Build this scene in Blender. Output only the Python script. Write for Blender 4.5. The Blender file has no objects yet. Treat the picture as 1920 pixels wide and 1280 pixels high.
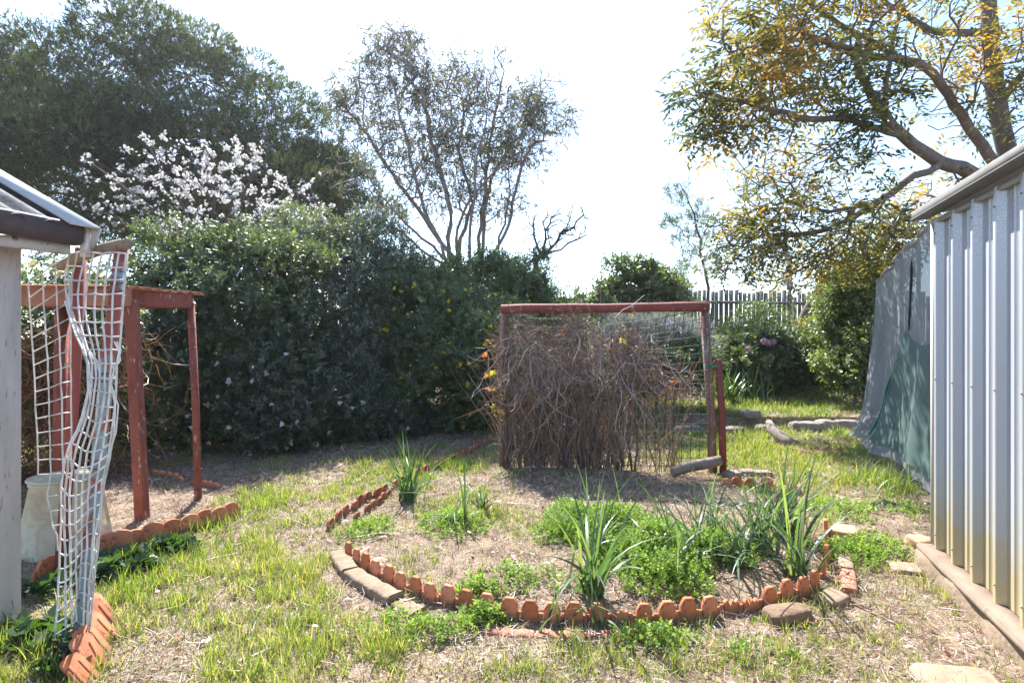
import bpy, math, random
import numpy as np
from mathutils import Vector
rng = np.random.default_rng(7)
random.seed(7)
S = bpy.context.scene
COL = S.collection
# ------------------------------------------------------------------ camera
cam_d = bpy.data.cameras.new('camera')
cam = bpy.data.objects.new('camera', cam_d)
COL.objects.link(cam)
cam_d.sensor_width = 36.0
cam_d.lens = 20.0
cam_d.clip_start = 0.05
cam_d.clip_end = 5000
EYE = 1.5
F = 1066.7
cam.location = (0, 0, EYE)
cam.rotation_euler = (math.radians(90), 0, 0)
S.camera = cam
# ------------------------------------------------------------------ sky, sun, exposure
SUN_AZ, SUN_EL = -16.0, 50.0        # azimuth from +Y towards +X, elevation
w = bpy.data.worlds.new('World'); S.world = w; w.use_nodes = True
nt = w.node_tree; bg = nt.nodes['Background']
sky = nt.nodes.new('ShaderNodeTexSky'); sky.sky_type = 'NISHITA'; sky.sun_disc = False
sky.sun_elevation = math.radians(SUN_EL); sky.sun_rotation = math.radians(SUN_AZ)
sky.air_density = 1.0; sky.dust_density = .6; sky.ozone_density = 3.0
nt.links.new(sky.outputs[0], bg.inputs[0]); bg.inputs[1].default_value = 0.12
sl = bpy.data.lights.new('sun', 'SUN'); sl.energy = 5.0; sl.angle = math.radians(0.5); sl.color = (1, .965, .92)
sun = bpy.data.objects.new('sun', sl); COL.objects.link(sun)
_a, _e = math.radians(SUN_AZ), math.radians(SUN_EL)
SUNDIR = Vector((math.sin(_a)*math.cos(_e), math.cos(_a)*math.cos(_e), math.sin(_e)))
sun.rotation_euler = SUNDIR.to_track_quat('Z', 'Y').to_euler()
sun.location = (0, 0, 30)
S.view_settings.view_transform = 'Standard'; S.view_settings.look = 'None'
S.view_settings.exposure = 1.7; S.view_settings.gamma = 1.0
S.render.engine = 'CYCLES'
cy = S.cycles
cy.max_bounces = 6; cy.diffuse_bounces = 3; cy.glossy_bounces = 2; cy.transmission_bounces = 4; cy.transparent_max_bounces = 8
cy.caustics_reflective = False; cy.caustics_refractive = False
cy.use_denoising = True
try: cy.denoiser = 'OPENIMAGEDENOISE'
except Exception: pass
cy.sample_clamp_indirect = 6.0

# ------------------------------------------------------------------ helpers
def W(px, py, d):                       # a point at depth d seen at photo pixel (px, py)
    return np.array([(px-960)/F*d, d, EYE+(640-py)/F*d])
def vnoise(p, seed=0):
    p = np.asarray(p, float)
    if p.shape[1] == 2: p = np.c_[p, np.zeros(len(p))]
    i = np.floor(p).astype(np.int64); f = p-i; f = f*f*(3-2*f)
    def h(a, b, c):
        n = (a*73856093) ^ (b*19349663) ^ (c*83492791) ^ (seed*2654435 + 1013)
        n = (n ^ (n >> 13))*1274126177 & 0x7fffffff
        n = (n ^ (n >> 15))*69069 & 0x7fffffff
        return (n % 65521)/65520.0
    r = 0
    for dx in (0, 1):
        for dy in (0, 1):
            for dz in (0, 1):
                wt = (f[:, 0] if dx else 1-f[:, 0])*(f[:, 1] if dy else 1-f[:, 1])*(f[:, 2] if dz else 1-f[:, 2])
                r = r+wt*h(i[:, 0]+dx, i[:, 1]+dy, i[:, 2]+dz)
    return r
def fbm(p, seed=0, o=3):
    p = np.asarray(p, float); s = 0; a = 1; t = 0
    for k in range(o):
        s = s+a*vnoise(p*2**k, seed+k*17); t += a; a *= .5
    return s/t
def sstep(a, b, x):
    t = np.clip((x-a)/(b-a), 0, 1); return t*t*(3-2*t)
def unit(v):
    return v/np.maximum(np.linalg.norm(v, axis=-1, keepdims=True), 1e-9)
def gz(x, y):
    x = np.asarray(x, float); y = np.asarray(y, float)
    z = np.clip(y-11, 0, 6)*.245
    z = z + .2*sstep(9.72, 9.8, y)*sstep(.6, 1.6, x)*(1-sstep(10.5, 13, y))
    q = np.sqrt(((x-.6)/1.95)**2+((y-4.9)/2.0)**2)
    z = z + .05*(1-sstep(.8, .98, q))
    z = z + .09*np.exp(-((x-3.0)**2+(y-4.6)**2)/.35)
    z = z + .025*(fbm(np.stack([np.ravel(x)*1.3, np.ravel(y)*1.3], 1), 5, 2).reshape(x.shape)-.5)*(1-sstep(40, 60, np.abs(x)+np.abs(y)))
    return z
def G(px, py):                          # the point of the ground seen at photo pixel (px, py)
    d = EYE*F/(max(py-640, 20))
    for _ in range(25):
        d = .5*d + .5*(EYE-float(gz(np.array([(px-960)/F*d]), np.array([d]))[0]))*F/max(py-640, 8)
        d = min(d, 30)
    x = (px-960)/F*d
    return np.array([x, d, float(gz(np.array([x]), np.array([d]))[0])])
def onground(x, y): return float(gz(np.array([x]), np.array([y]))[0])

class MB:
    def __init__(s): s.V = []; s.Fs = []; s.R = []; s.n = 0
    def add(s, V, faces, rnd=.5):
        V = np.asarray(V, float).reshape(-1, 3)
        for f in faces:
            s.Fs.append(np.asarray(f, np.int64)+s.n)
        s.V.append(V); r = np.asarray(rnd, float)
        s.R.append(np.full(len(V), float(r)) if r.ndim == 0 else r); s.n += len(V)
        return s
    def box(s, c, size, ax=None, rnd=.5):
        c = np.asarray(c, float); h = np.asarray(size, float)/2
        ax = np.eye(3) if ax is None else np.asarray(ax, float)
        k = np.array([[-1,-1,-1],[1,-1,-1],[1,1,-1],[-1,1,-1],[-1,-1,1],[1,-1,1],[1,1,1],[-1,1,1]], float)*h
        return s.add(c+k@ax, [[[0,3,2,1],[4,5,6,7],[0,1,5,4],[1,2,6,5],[2,3,7,6],[3,0,4,7]]], rnd)
    def beam(s, a, b, wd, ht, up=(0,0,1), rnd=.5):   # a bar of wd x ht from a to b
        a = np.asarray(a, float); b = np.asarray(b, float); t = unit(b-a); sd = np.cross(t, np.asarray(up, float))
        if np.linalg.norm(sd) < 1e-4: sd = np.cross(t, (0, 1, 0))
        sd = unit(sd); u = np.cross(sd, t)
        return s.box((a+b)/2, (np.linalg.norm(b-a), wd, ht), [t, sd, u], rnd)
    def tube(s, P, r, n=8, cap=True, rnd=.5, flat=None):
        P = np.asarray(P, float); k = len(P)
        r = np.broadcast_to(np.asarray(r, float), (k,))
        T = unit(np.gradient(P, axis=0))
        ref = np.array([0, 0, 1.]) if abs(T[:, 2]).mean() < .85 else np.array([1., 0, 0])
        A = unit(np.cross(T, ref)); B = np.cross(T, A)
        th = np.arange(n)*2*np.pi/n
        ring = A[:, None]*np.cos(th)[None, :, None] + B[:, None]*np.sin(th)[None, :, None]
        V = P[:, None]+ring*r[:, None, None]
        i = np.arange(k-1)[:, None]*n; j = np.arange(n)[None]; j2 = (j+1) % n
        q = np.stack([i+j, i+j2, i+n+j2, i+n+j], -1).reshape(-1, 4)
        fs = [q]
        if cap: fs += [np.arange(n)[::-1][None], (np.arange(n)+(k-1)*n)[None]]
        return s.add(V, fs, rnd if np.ndim(rnd) == 0 else np.repeat(np.asarray(rnd), n))
    def grid(s, P, rnd=.5):             # P (a,b,3)
        a, b = P.shape[:2]
        i = np.arange(a-1)[:, None]*b; j = np.arange(b-1)[None]
        q = np.stack([i+j, i+j+1, i+b+j+1, i+b+j], -1).reshape(-1, 4)
        return s.add(P.reshape(-1, 3), [q], rnd)
    def prism(s, O, th, M=None, rnd=.5):   # outline O (k,2) in x,z; thickness along y
        O = np.asarray(O, float); k = len(O)
        V = np.r_[np.c_[O[:, 0], np.full(k, -th/2), O[:, 1]], np.c_[O[:, 0], np.full(k, th/2), O[:, 1]]]
        if M is not None: V = V@np.asarray(M[0]).T+np.asarray(M[1])
        i = np.arange(k); j = (i+1) % k
        return s.add(V, [np.stack([i, j, j+k, i+k], 1)[:, ::-1], i[None], (i+k)[None, ::-1]], rnd)
    def build(s, name, mat, parent=None, base=None, smooth=False):
        V = np.concatenate(s.V) if s.V else np.zeros((0, 3))
        R = np.concatenate(s.R)
        if parent is not None:
            b = np.array(parent.matrix_basis.translation)
            pp = parent.parent
            while pp is not None:
                b = b+np.array(pp.matrix_basis.translation); pp = pp.parent
        else:
            b = np.zeros(3) if base is None else np.asarray(base, float)
        V = V-b
        me = bpy.data.meshes.new(name)
        me.vertices.add(len(V)); me.vertices.foreach_set('co', V.astype(np.float32).ravel())
        lt = np.concatenate([np.full(len(f), f.shape[1], np.int32) for f in s.Fs])
        li = np.concatenate([f.ravel() for f in s.Fs]).astype(np.int32)
        me.loops.add(len(li)); me.loops.foreach_set('vertex_index', li)
        me.polygons.add(len(lt))
        me.polygons.foreach_set('loop_start', np.r_[0, np.cumsum(lt)[:-1]].astype(np.int32))
        me.polygons.foreach_set('loop_total', lt)
        if smooth: me.polygons.foreach_set('use_smooth', np.ones(len(lt), bool))
        at = me.attributes.new('rnd', 'FLOAT', 'POINT'); at.data.foreach_set('value', R.astype(np.float32))
        me.update(calc_edges=True)
        me.materials.append(mat)
        o = bpy.data.objects.new(name, me); COL.objects.link(o)
        if parent is not None: o.parent = parent
        else: o.location = b
        return o
def bevel(o, wd=.006, seg=2):
    m = o.modifiers.new('bevel', 'BEVEL'); m.width = wd; m.segments = seg; m.limit_method = 'ANGLE'; m.angle_limit = math.radians(40)
    return o
def tag(o, label, cat, group=None, kind=None):
    o['label'] = label; o['category'] = cat
    if group: o['group'] = group
    if kind: o['kind'] = kind
    return o
def thing(name, loc, label, cat, group=None):
    o = bpy.data.objects.new(name, None); COL.objects.link(o); o.location = [float(v) for v in loc]
    o.empty_display_size = .2
    return tag(o, label, cat, group)

# ------------------------------------------------------------------ materials
def _ramp(nt, stops):
    r = nt.nodes.new('ShaderNodeValToRGB'); e = r.color_ramp.elements
    while len(e) < len(stops): e.new(.5)
    for k, (p, c) in enumerate(stops):
        e[k].position = p; e[k].color = (*c, 1)
    return r
def leafmat(name, stops, trans=.5, gloss=.06, rough=.4, tcol=(1.0, 1.05, .45)):
    m = bpy.data.materials.new(name); m.use_nodes = True; nt = m.node_tree; N = nt.nodes; L = nt.links
    N.remove(N['Principled BSDF']); out = N['Material Output']
    a = N.new('ShaderNodeAttribute'); a.attribute_name = 'rnd'
    r = _ramp(nt, stops); L.new(a.outputs['Fac'], r.inputs[0])
    d = N.new('ShaderNodeBsdfDiffuse'); L.new(r.outputs[0], d.inputs[0])
    t = N.new('ShaderNodeBsdfTranslucent')
    mu = N.new('ShaderNodeMix'); mu.data_type = 'RGBA'; mu.blend_type = 'MULTIPLY'; mu.inputs[0].default_value = 1
    L.new(r.outputs[0], mu.inputs[6]); mu.inputs[7].default_value = (*tcol, 1)
    L.new(mu.outputs[2], t.inputs[0])
    mx = N.new('ShaderNodeMixShader'); mx.inputs[0].default_value = trans
    L.new(d.outputs[0], mx.inputs[1]); L.new(t.outputs[0], mx.inputs[2])
    g = N.new('ShaderNodeBsdfGlossy'); g.inputs['Roughness'].default_value = rough; g.inputs[0].default_value = (1, 1, 1, 1)
    m2 = N.new('ShaderNodeMixShader'); m2.inputs[0].default_value = gloss
    L.new(mx.outputs[0], m2.inputs[1]); L.new(g.outputs[0], m2.inputs[2]); L.new(m2.outputs[0], out.inputs[0])
    return m
def mat(name, stops, scale=8, rough=.7, metal=0, bump=.15, bscale=None, detail=6, stretch=(1, 1, 1), dist=.3, fine=None, spec=.3, bdist=.01):
    """noise through a colour ramp, an optional layer of fine specks (colour, scale, threshold) and bump"""
    m = bpy.data.materials.new(name); m.use_nodes = True; nt = m.node_tree; N = nt.nodes; L = nt.links
    b = N['Principled BSDF']
    tc = N.new('ShaderNodeTexCoord'); mp = N.new('ShaderNodeMapping'); mp.inputs['Scale'].default_value = stretch
    L.new(tc.outputs['Object'], mp.inputs[0])
    n = N.new('ShaderNodeTexNoise'); n.inputs['Scale'].default_value = scale; n.inputs['Detail'].default_value = detail
    n.inputs['Roughness'].default_value = .6; n.inputs['Distortion'].default_value = dist
    L.new(mp.outputs[0], n.inputs['Vector'])
    r = _ramp(nt, stops); L.new(n.outputs['Fac'], r.inputs[0])
    col = r.outputs[0]
    if fine:
        n3 = N.new('ShaderNodeTexNoise'); n3.inputs['Scale'].default_value = fine[1]; n3.inputs['Detail'].default_value = 4
        L.new(mp.outputs[0], n3.inputs['Vector'])
        r3 = _ramp(nt, [(fine[2]-.03, (0, 0, 0)), (fine[2]+.03, (1, 1, 1))]); L.new(n3.outputs['Fac'], r3.inputs[0])
        mx = N.new('ShaderNodeMix'); mx.data_type = 'RGBA'; L.new(r3.outputs[0], mx.inputs[0])
        L.new(col, mx.inputs[6]); mx.inputs[7].default_value = (*fine[0], 1); col = mx.outputs[2]
    L.new(col, b.inputs['Base Color'])
    b.inputs['Roughness'].default_value = rough; b.inputs['Metallic'].default_value = metal
    b.inputs['Specular IOR Level'].default_value = spec
    if bump:
        n2 = N.new('ShaderNodeTexNoise'); n2.inputs['Scale'].default_value = bscale or scale*3; n2.inputs['Detail'].default_value = 8
        L.new(mp.outputs[0], n2.inputs['Vector'])
        bp = N.new('ShaderNodeBump'); bp.inputs['Strength'].default_value = bump; bp.inputs['Distance'].default_value = bdist
        L.new(n2.outputs['Fac'], bp.inputs['Height']); L.new(bp.outputs[0], b.inputs['Normal'])
    return m
# ------------------------------------------------------------------ vegetation generators
def rand_dirs(n): return unit(rng.normal(size=(n, 3)))
def leaves(mb, P, D, N, L, Wd, rnd, pos=.45):
    D = unit(D); sd = unit(np.cross(D, N)); L = np.asarray(L)[:, None]; Wd = np.asarray(Wd)[:, None]
    up = np.cross(sd, D)
    m = P+D*L*pos
    V = np.stack([P, m+sd*Wd/2+up*Wd*.15, P+D*L, m-sd*Wd/2+up*Wd*.15], 1)
    k = np.arange(len(P))[:, None]*4
    mb.add(V, [k+np.arange(4)[None]], np.repeat(rnd, 4))
def sprigs(mb, C, A, nl, size, ll, lw, rnd, spread=.9, jit=.15):
    """nl leaves around each short shoot that starts at C and points along A"""
    n = len(C); A = unit(A)
    ref = rand_dirs(n); u = unit(np.cross(A, ref)); v = np.cross(A, u)
    t = (np.arange(nl)+rng.random((n, nl)))/nl
    th = np.arange(nl)*2.4+rng.random((n, 1))*6.28
    rad = u[:, None]*np.cos(th)[..., None]+v[:, None]*np.sin(th)[..., None]
    sz = (size*(.6+.8*rng.random(n)))[:, None]
    P = C[:, None]+A[:, None]*(t*sz)[..., None]
    D = A[:, None]*(1.1-spread*.8+.5*t[..., None])+rad*spread+rng.normal(size=(n, nl, 3))*jit
    N = A[:, None]-rad*.4+rng.normal(size=(n, nl, 3))*.25
    k = n*nl
    s = .6+.7*rng.random(k)
    leaves(mb, P.reshape(k, 3), D.reshape(k, 3), N.reshape(k, 3), ll*s, lw*s, np.clip(np.repeat(rnd, nl)+rng.normal(size=k)*.12, 0, 1))
def blob_points(ells, n, amp=.22, freq=1.6, depth=.3, seed=1, low=None, clump=0):
    """points on and just under the lumpy skin of a union of ellipsoids [(centre, radii)]; returns points, outward normals"""
    area = np.array([(r[0]*r[1]+r[1]*r[2]+r[0]*r[2]) for c, r in ells]); pr = area/area.sum()
    P = []; Nn = []
    for k, (c, r) in enumerate(ells):
        m = int(n*pr[k]*1.3); d = rand_dirs(m); c = np.asarray(c, float); r = np.asarray(r, float)
        f = 1+amp*2*(fbm(d*freq*r.mean()+c*.7, seed, 3)-.5)
        f = f*(1-rng.exponential(depth*.4, m).clip(0, depth*2))
        p = c+d*r*f[:, None]
        ok = np.ones(m, bool)
        for j, (c2, r2) in enumerate(ells):
            if j != k: ok &= (((p-np.asarray(c2))/np.asarray(r2))**2).sum(1) > .55
        P.append(p[ok]); Nn.append(unit(d/r)[ok])
    P = np.concatenate(P); Nn = np.concatenate(Nn)
    if clump:                           # gather the shoots into separate twiggy heads with hollows between
        m = max(8, len(P)//48); ci = rng.choice(len(P), m, replace=False)
        pick = np.concatenate([ci[rng.integers(0, m, int(len(P)*.72))]]); q = rand_dirs(len(pick)); q[:, 2] = q[:, 2]*.7+.15
        rr = clump*(.7+.7*rng.random(m)); rmap = dict(zip(ci.tolist(), rr)); rs = np.array([rmap[i] for i in pick.tolist()])
        Pc = P[pick]+Nn[pick]*.10+q*(rs*(.55+.5*rng.random(len(pick))))[:, None]; Nc = unit(Nn[pick]*.5+q)
        keep = rng.random(len(P)) < .34
        P = np.concatenate([Pc, P[keep]]); Nn = np.concatenate([Nc, Nn[keep]])
    ok = P[:, 2] > gz(P[:, 0], P[:, 1])+.03
    if low is not None: ok &= P[:, 2] > low
    return P[ok], Nn[ok]
def ribbon(mb, P, Wd, side, rnd):
    """P (n,k,3) centre lines, Wd (n,k) widths, side (n,3)"""
    n, k = P.shape[:2]
    T = unit(np.gradient(P, axis=1)); sd = unit(side[:, None]-T*(T*side[:, None]).sum(-1, keepdims=True))
    a = P+sd*Wd[..., None]/2; b = P-sd*Wd[..., None]/2
    V = np.stack([a, b], 2).reshape(n, 2*k, 3)
    i = (np.arange(n)*2*k)[:, None, None]; j = (np.arange(k-1)*2)[None, :, None]
    q = (i+j+np.array([0, 1, 3, 2])[None, None]).reshape(-1, 4)
    mb.add(V, [q], np.repeat(rnd, 2*k))
def blades(mb, P, H, Wd, lean, az, rnd, k=4, droop=1.0):
    """grass blades: foot P, length H, width Wd, lean 0..1.5 rad, heading az"""
    n = len(P); t = np.linspace(0, 1, k)[None]
    ang = lean[:, None]*(.35+droop*t)
    dl = H[:, None]/(k-1)
    hx = np.cumsum(np.sin(ang)*dl, 1)-np.sin(ang[:, :1])*dl; hz = np.cumsum(np.cos(ang)*dl, 1)-np.cos(ang[:, :1])*dl
    C = np.stack([P[:, None, 0]+np.cos(az)[:, None]*hx, P[:, None, 1]+np.sin(az)[:, None]*hx, P[:, None, 2]+hz], -1)
    wd = Wd[:, None]*(1-t**1.6*.92)
    tw = az+np.pi/2+rng.normal(size=n)*.5
    ribbon(mb, C, wd, np.stack([np.cos(tw), np.sin(tw), np.zeros(n)], 1), rnd)

class Tree:
    """a skeleton that grows towards target points and gets its radii from the twigs it carries"""
    def __init__(s): s.P = []; s.par = []; s.minr = []; s.len = []
    def node(s, p, par, mr=0):
        s.P.append(np.asarray(p, float)); s.par.append(par); s.minr.append(mr)
        s.len.append(0 if par < 0 else s.len[par]+float(np.linalg.norm(s.P[-1]-s.P[par]))); return len(s.P)-1
    def limb(s, pts, r0, r1, start=None, step=.25, wob=.03):
        pts = [np.asarray(p, float) for p in pts]
        if start is None and s.P:
            start = int(np.argmin(((np.array(s.P)-pts[0])**2).sum(1)))
        cur = s.node(pts[0], -1, r0) if start is None else start
        Q = np.array(pts); 
        # Catmull-Rom resample
        Qe = np.vstack([2*Q[0]-Q[1], Q, 2*Q[-1]-Q[-2]]); out = []
        for i in range(1, len(Qe)-2):
            m = max(2, int(np.linalg.norm(Qe[i+1]-Qe[i])/step))
            for t in (np.arange(m)+1)/m:
                a, b, c, d = Qe[i-1], Qe[i], Qe[i+1], Qe[i+2]
                out.append(.5*(2*b+(c-a)*t+(2*a-5*b+4*c-d)*t*t+(3*b-a-3*c+d)*t**3))
        for k, p in enumerate(out):
            cur = s.node(p+rng.normal(size=3)*wob, cur, r0+(r1-r0)*(k+1)/len(out))
        return cur
    def grow(s, T, step=.25, alpha=.15, jit=.05, maxlen=9, bow=.25, up=.0):
        T = np.asarray(T, float); ends = []
        P0 = np.array(s.P); dd = np.sqrt(((T[:, None]-P0[None])**2).sum(-1)).min(1) if len(T)*len(P0) < 8e6 else np.linalg.norm(T-P0[0], axis=1)
        for t in T[np.argsort(dd)]:
            P = np.array(s.P); ln = np.array(s.len)
            d = np.sqrt(((P-t)**2).sum(1))
            b = int(np.argmin(d+alpha*ln)); L = d[b]
            if L > maxlen: continue
            m = max(1, int(L/step)); p0 = P[b]
            pb = s.par[b]; dirn = unit(p0-P[pb]) if pb >= 0 else np.array([0, 0, 1.])
            c = p0+dirn*L*bow+(t-p0)*.3+np.array([0, 0, up*L]); cur = b
            for k in range(1, m+1):
                u = k/m; p = (1-u)**2*p0+2*u*(1-u)*c+u*u*t
                cur = s.node(p+(rng.normal(size=3)*jit*step*2 if k < m else 0), cur)
            ends.append(cur)
        return ends
    def radii(s, tip=.004, e=2.3, minuse=True):
        n = len(s.P); acc = np.zeros(n); ch = [[] for _ in range(n)]
        for i, p in enumerate(s.par):
            if p >= 0: ch[p].append(i)
        r = np.zeros(n)
        for i in range(n-1, -1, -1):
            v = acc[i]**(1/e) if acc[i] > 0 else tip
            if minuse: v = max(v, s.minr[i])
            r[i] = v
            if s.par[i] >= 0: acc[s.par[i]] += v**e
        s.ch = ch; s.r = r; return r
    def mesh(s, mb, tip=.004, e=2.3, cap=.6, sides=None):
        r = np.minimum(s.radii(tip, e), cap); P = np.array(s.P)
        st = [i for i in range(len(P)) if s.par[i] < 0]; stack = [(i, None) for i in st]
        while stack:
            i, frm = stack.pop(); chain = [] if frm is None else [frm]
            while True:
                chain.append(i); c = s.ch[i]
                if not c: break
                b = max(c, key=lambda k: r[k])
                for k in c:
                    if k != b: stack.append((k, i))
                i = b
            if len(chain) < 2: continue
            rr = r[chain].copy()
            if frm is not None: rr[0] = min(rr[0], rr[1]*1.25)
            m = rr.max(); n = sides or (10 if m > .06 else 6 if m > .02 else 4 if m > .008 else 3)
            mb.tube(P[chain], rr, n, cap=False, rnd=rng.random())
    def dirs(s, idx):
        P = np.array(s.P); idx = np.asarray(idx); par = np.array(s.par)[idx]
        return unit(P[idx]-P[np.maximum(par, 0)])

# ------------------------------------------------------------------ ground
xs = np.unique(np.r_[-np.geomspace(12, 320, 18)[::-1], np.arange(-12, 13, .12), np.geomspace(13, 320, 18)])
ys = np.unique(np.r_[-np.geomspace(1, 280, 14)[::-1], np.arange(-1, 19, .1), np.geomspace(19, 380, 16)])
ys = np.unique(np.r_[ys, np.linspace(9.68, 9.84, 7)])
XX, YY = np.meshgrid(xs, ys); ZZ = gz(XX, YY)
mb = MB(); mb.grid(np.stack([XX, YY, ZZ], -1))
soil = mat('soil', [(.25, (.105, .07, .048)), (.45, (.17, .12, .085)), (.6, (.25, .19, .14)), (.75, (.13, .085, .058))], scale=5, rough=.95, bump=.7, bscale=45, detail=12, fine=((.34, .28, .22), 55, .60), spec=.05, bdist=.02)
o = mb.build('ground', soil, smooth=True); o['kind'] = 'structure'

# masks over the ground (plan view, metres)
def in_bed(x, y): return np.sqrt(((x-.6)/1.9)**2+((y-4.9)/1.95)**2) < 1
ZONE = [0]
def zone_of(x, y): greenness(x, y); return ZONE[0]
def greenness(x, y):
    p = np.stack([x, y], 1)
    n = fbm(p*.9, 11, 3); n2 = fbm(p*3.1, 23, 2)
    base = .5+1.8*(n-.5)+1.6*(n2-.5)
    zone = np.full(len(x), .08)
    def spot(cx, cy, rx, ry, a):
        nonlocal zone
        zone = zone+a*np.exp(-(((x-cx)/rx)**2+((y-cy)/ry)**2))
    spot(-1.8, 3.3, 1.0, 1.4, .8); spot(-1.6, 5.2, 1.2, 1.0, .65); spot(-2.4, 6.6, 1.6, .7, .2); spot(-.7, 2.6, 1.0, .5, .45); spot(-2.1, 2.45, .5, .35, .4); spot(-1.5, 2.4, .6, .25, .3); spot(-.9, 6.6, 1.2, .6, .18)
    spot(-2.6, 2.5, .5, .4, .5); spot(-2.3, 5.6, .7, .5, .4)
    spot(2.9, 9.0, 1.2, .7, .4); spot(4.9, 10.8, 1.7, .9, .8); spot(2.6, 10.9, 1.6, .8, .6); spot(3.6, 6.8, .8, .9, .5); spot(4.9, 8.6, .9, .9, .4)
    spot(2.8, 5.0, .5, .5, .25); spot(7.5, 13.5, .9, 1.0, .6); spot(4.4, 9.1, .8, .4, .35); spot(2.4, 7.6, .7, .6, .35); spot(3.9, 5.9, .5, .45, .35)
    spot(.4, 2.78, .5, .18, .12); spot(1.25, 2.88, .4, .12, .12); spot(-1.12, 3.62, .22, .26, -.7); spot(-.82, 3.32, .24, .18, -.7); spot(-.6, 3.1, .3, .14, -.5); spot(-3.25, 4.7, .65, .8, -.9); spot(-3.3, 6.0, .9, .7, -.6); spot(2.1, 3.5, .25, .25, .2)
    spot(-.45, 4.75, .45, .35, .55); spot(-.8, 4.2, .3, .25, .25); spot(-.1, 6.2, .5, .3, .25); spot(.25, 4.1, .25, .2, .25)
    spot(-.55, 5.4, .3, .5, .25)
    zone = np.where(in_bed(x, y), zone*.75-.04, zone+.085)
    zone = np.where(y > 13.5, zone*.4, zone)
    zone = np.where((x < 1) & (y > 8.6), .12, zone)
    ZONE[0] = zone
    return np.clip(zone+zone*1.3*(base-.5)*2, 0, 1)
def scatter(n, y0, y1, pw=1.0):
    """ground points with a density that falls off with distance, inside a wedge wider than the view"""
    u = rng.random(n); a = 2-pw
    y = (y0**a+u*(y1**a-y0**a))**(1/a) if a > .01 else y0*(y1/y0)**u
    x = (rng.random(n)*2-1)*(.95*y+.9)
    return x, y
def keep_out(x, y):                     # nothing sprouts inside the shed or the cloth
    return np.where(y < 4.1, x < 1.53+.343*y-.12, np.where(y < 8.8, x < 3.65+.4135*(y-4.72), True))
grassmat = leafmat('grass_blade', [(0, (.075, .125, .025)), (.35, (.12, .20, .036)), (.7, (.19, .275, .05)), (.9, (.29, .32, .085)), (1, (.44, .38, .22))], trans=.55, gloss=.035, rough=.45, tcol=(1.25, 1.3, .45))
strawmat = leafmat('dry_straw', [(0, (.13, .08, .055)), (.3, (.24, .17, .12)), (.6, (.36, .285, .215)), (.85, (.50, .43, .36)), (1, (.60, .56, .50))], trans=.22, gloss=.03, rough=.5, tcol=(1, .9, .7))
# green grass in tufts
mb = MB()
x, y = scatter(30000, 2.1, 16.5, 1.0)
g = greenness(x, y); ok = (rng.random(len(x)) < g*1.22-.02) & keep_out(x, y); x, y, g = x[ok], y[ok], g[ok]
nb = 17
s = (.55+.9*rng.random(len(x))**1.5)*(.55+.75*g)
hgt = np.where(in_bed(x, y), .075, .086)*s*np.where(y > 8, 1.2, 1)
spreadr = (.012+.035*rng.random(len(x)))*np.maximum(1, y/5)
px = np.repeat(x, nb)+rng.normal(size=len(x)*nb)*np.repeat(spreadr, nb)
py = np.repeat(y, nb)+rng.normal(size=len(x)*nb)*np.repeat(spreadr, nb)
n = len(px); hue = np.repeat(np.clip(.38+.6*fbm(np.stack([x, y], 1)*.8, 41, 2)+.12*rng.normal(size=len(x)), 0, 1), nb)
wdt = (.0032+.0028*rng.random(n))*np.maximum(1, py/4.2)
blades(mb, np.stack([px, py, gz(px, py)-.004], 1), np.repeat(hgt, nb)*(.5+.8*rng.random(n)), wdt, .15+.75*rng.random(n)**1.2, rng.random(n)*6.28, np.where(rng.random(n) < .16, 1.0, np.clip(hue+.12*rng.normal(size=n), 0, .92)))
x, y = scatter(70000, 2.1, 16.5, 1.0); g = np.clip(greenness(x, y)*.6+.5*np.clip(zone_of(x, y)-.10, 0, .8), 0, 1); ok = (rng.random(len(x)) < g*1.15) & keep_out(x, y); x, y = x[ok], y[ok]
nb = 6; px = np.repeat(x, nb)+rng.normal(size=len(x)*nb)*.03; py = np.repeat(y, nb)+rng.normal(size=len(x)*nb)*.03; n = len(px)
blades(mb, np.stack([px, py, gz(px, py)-.003], 1), (.022+.045*rng.random(n)**1.5)*np.maximum(1, py/7), (.003+.003*rng.random(n))*np.maximum(1, py/4.2), .3+.95*rng.random(n), rng.random(n)*6.28, np.where(rng.random(n) < .3, 1.0, np.clip(.55+.22*rng.normal(size=n), 0, .92)), k=3)
o = mb.build('grass', grassmat); tag(o, 'patchy yellow green grass tufts growing over the whole yard', 'grass', kind='stuff')
# dry straw and litter lying on the soil
mb = MB()
x, y = scatter(150000, 2.1, 16.5, 1.05)
ok = keep_out(x, y) & (rng.random(len(x)) < np.clip(.15+1.9*(fbm(np.stack([x, y], 1)*1.9, 61, 3)-.28), .12, 1)); x, y = x[ok], y[ok]; n = len(x)
ln = (.03+.09*rng.random(n)**2)*np.maximum(1, y/7); wdt = (.0022+.003*rng.random(n))*np.maximum(1, y/4.0)
az = rng.random(n)*6.28; t = np.linspace(-.5, .5, 3)[None]; tilt = rng.normal(size=n)*.28
cv = rng.normal(size=n)*.25
C = np.stack([x[:, None]+np.cos(az)[:, None]*ln[:, None]*t-np.sin(az)[:, None]*(cv*ln)[:, None]*(4*t*t), y[:, None]+np.sin(az)[:, None]*ln[:, None]*t+np.cos(az)[:, None]*(cv*ln)[:, None]*(4*t*t),
              gz(x, y)[:, None]+.004+.022*(rng.random(n)**2)[:, None]+np.abs(tilt*ln*.5)[:, None]+(tilt*ln)[:, None]*t], -1)
sd = np.stack([-np.sin(az), np.cos(az), rng.normal(size=n)*.5], 1)
sr = np.clip(.15+.75*fbm(np.stack([x, y], 1)*1.7, 77, 3)+.22*rng.normal(size=n), 0, 1)
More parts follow.
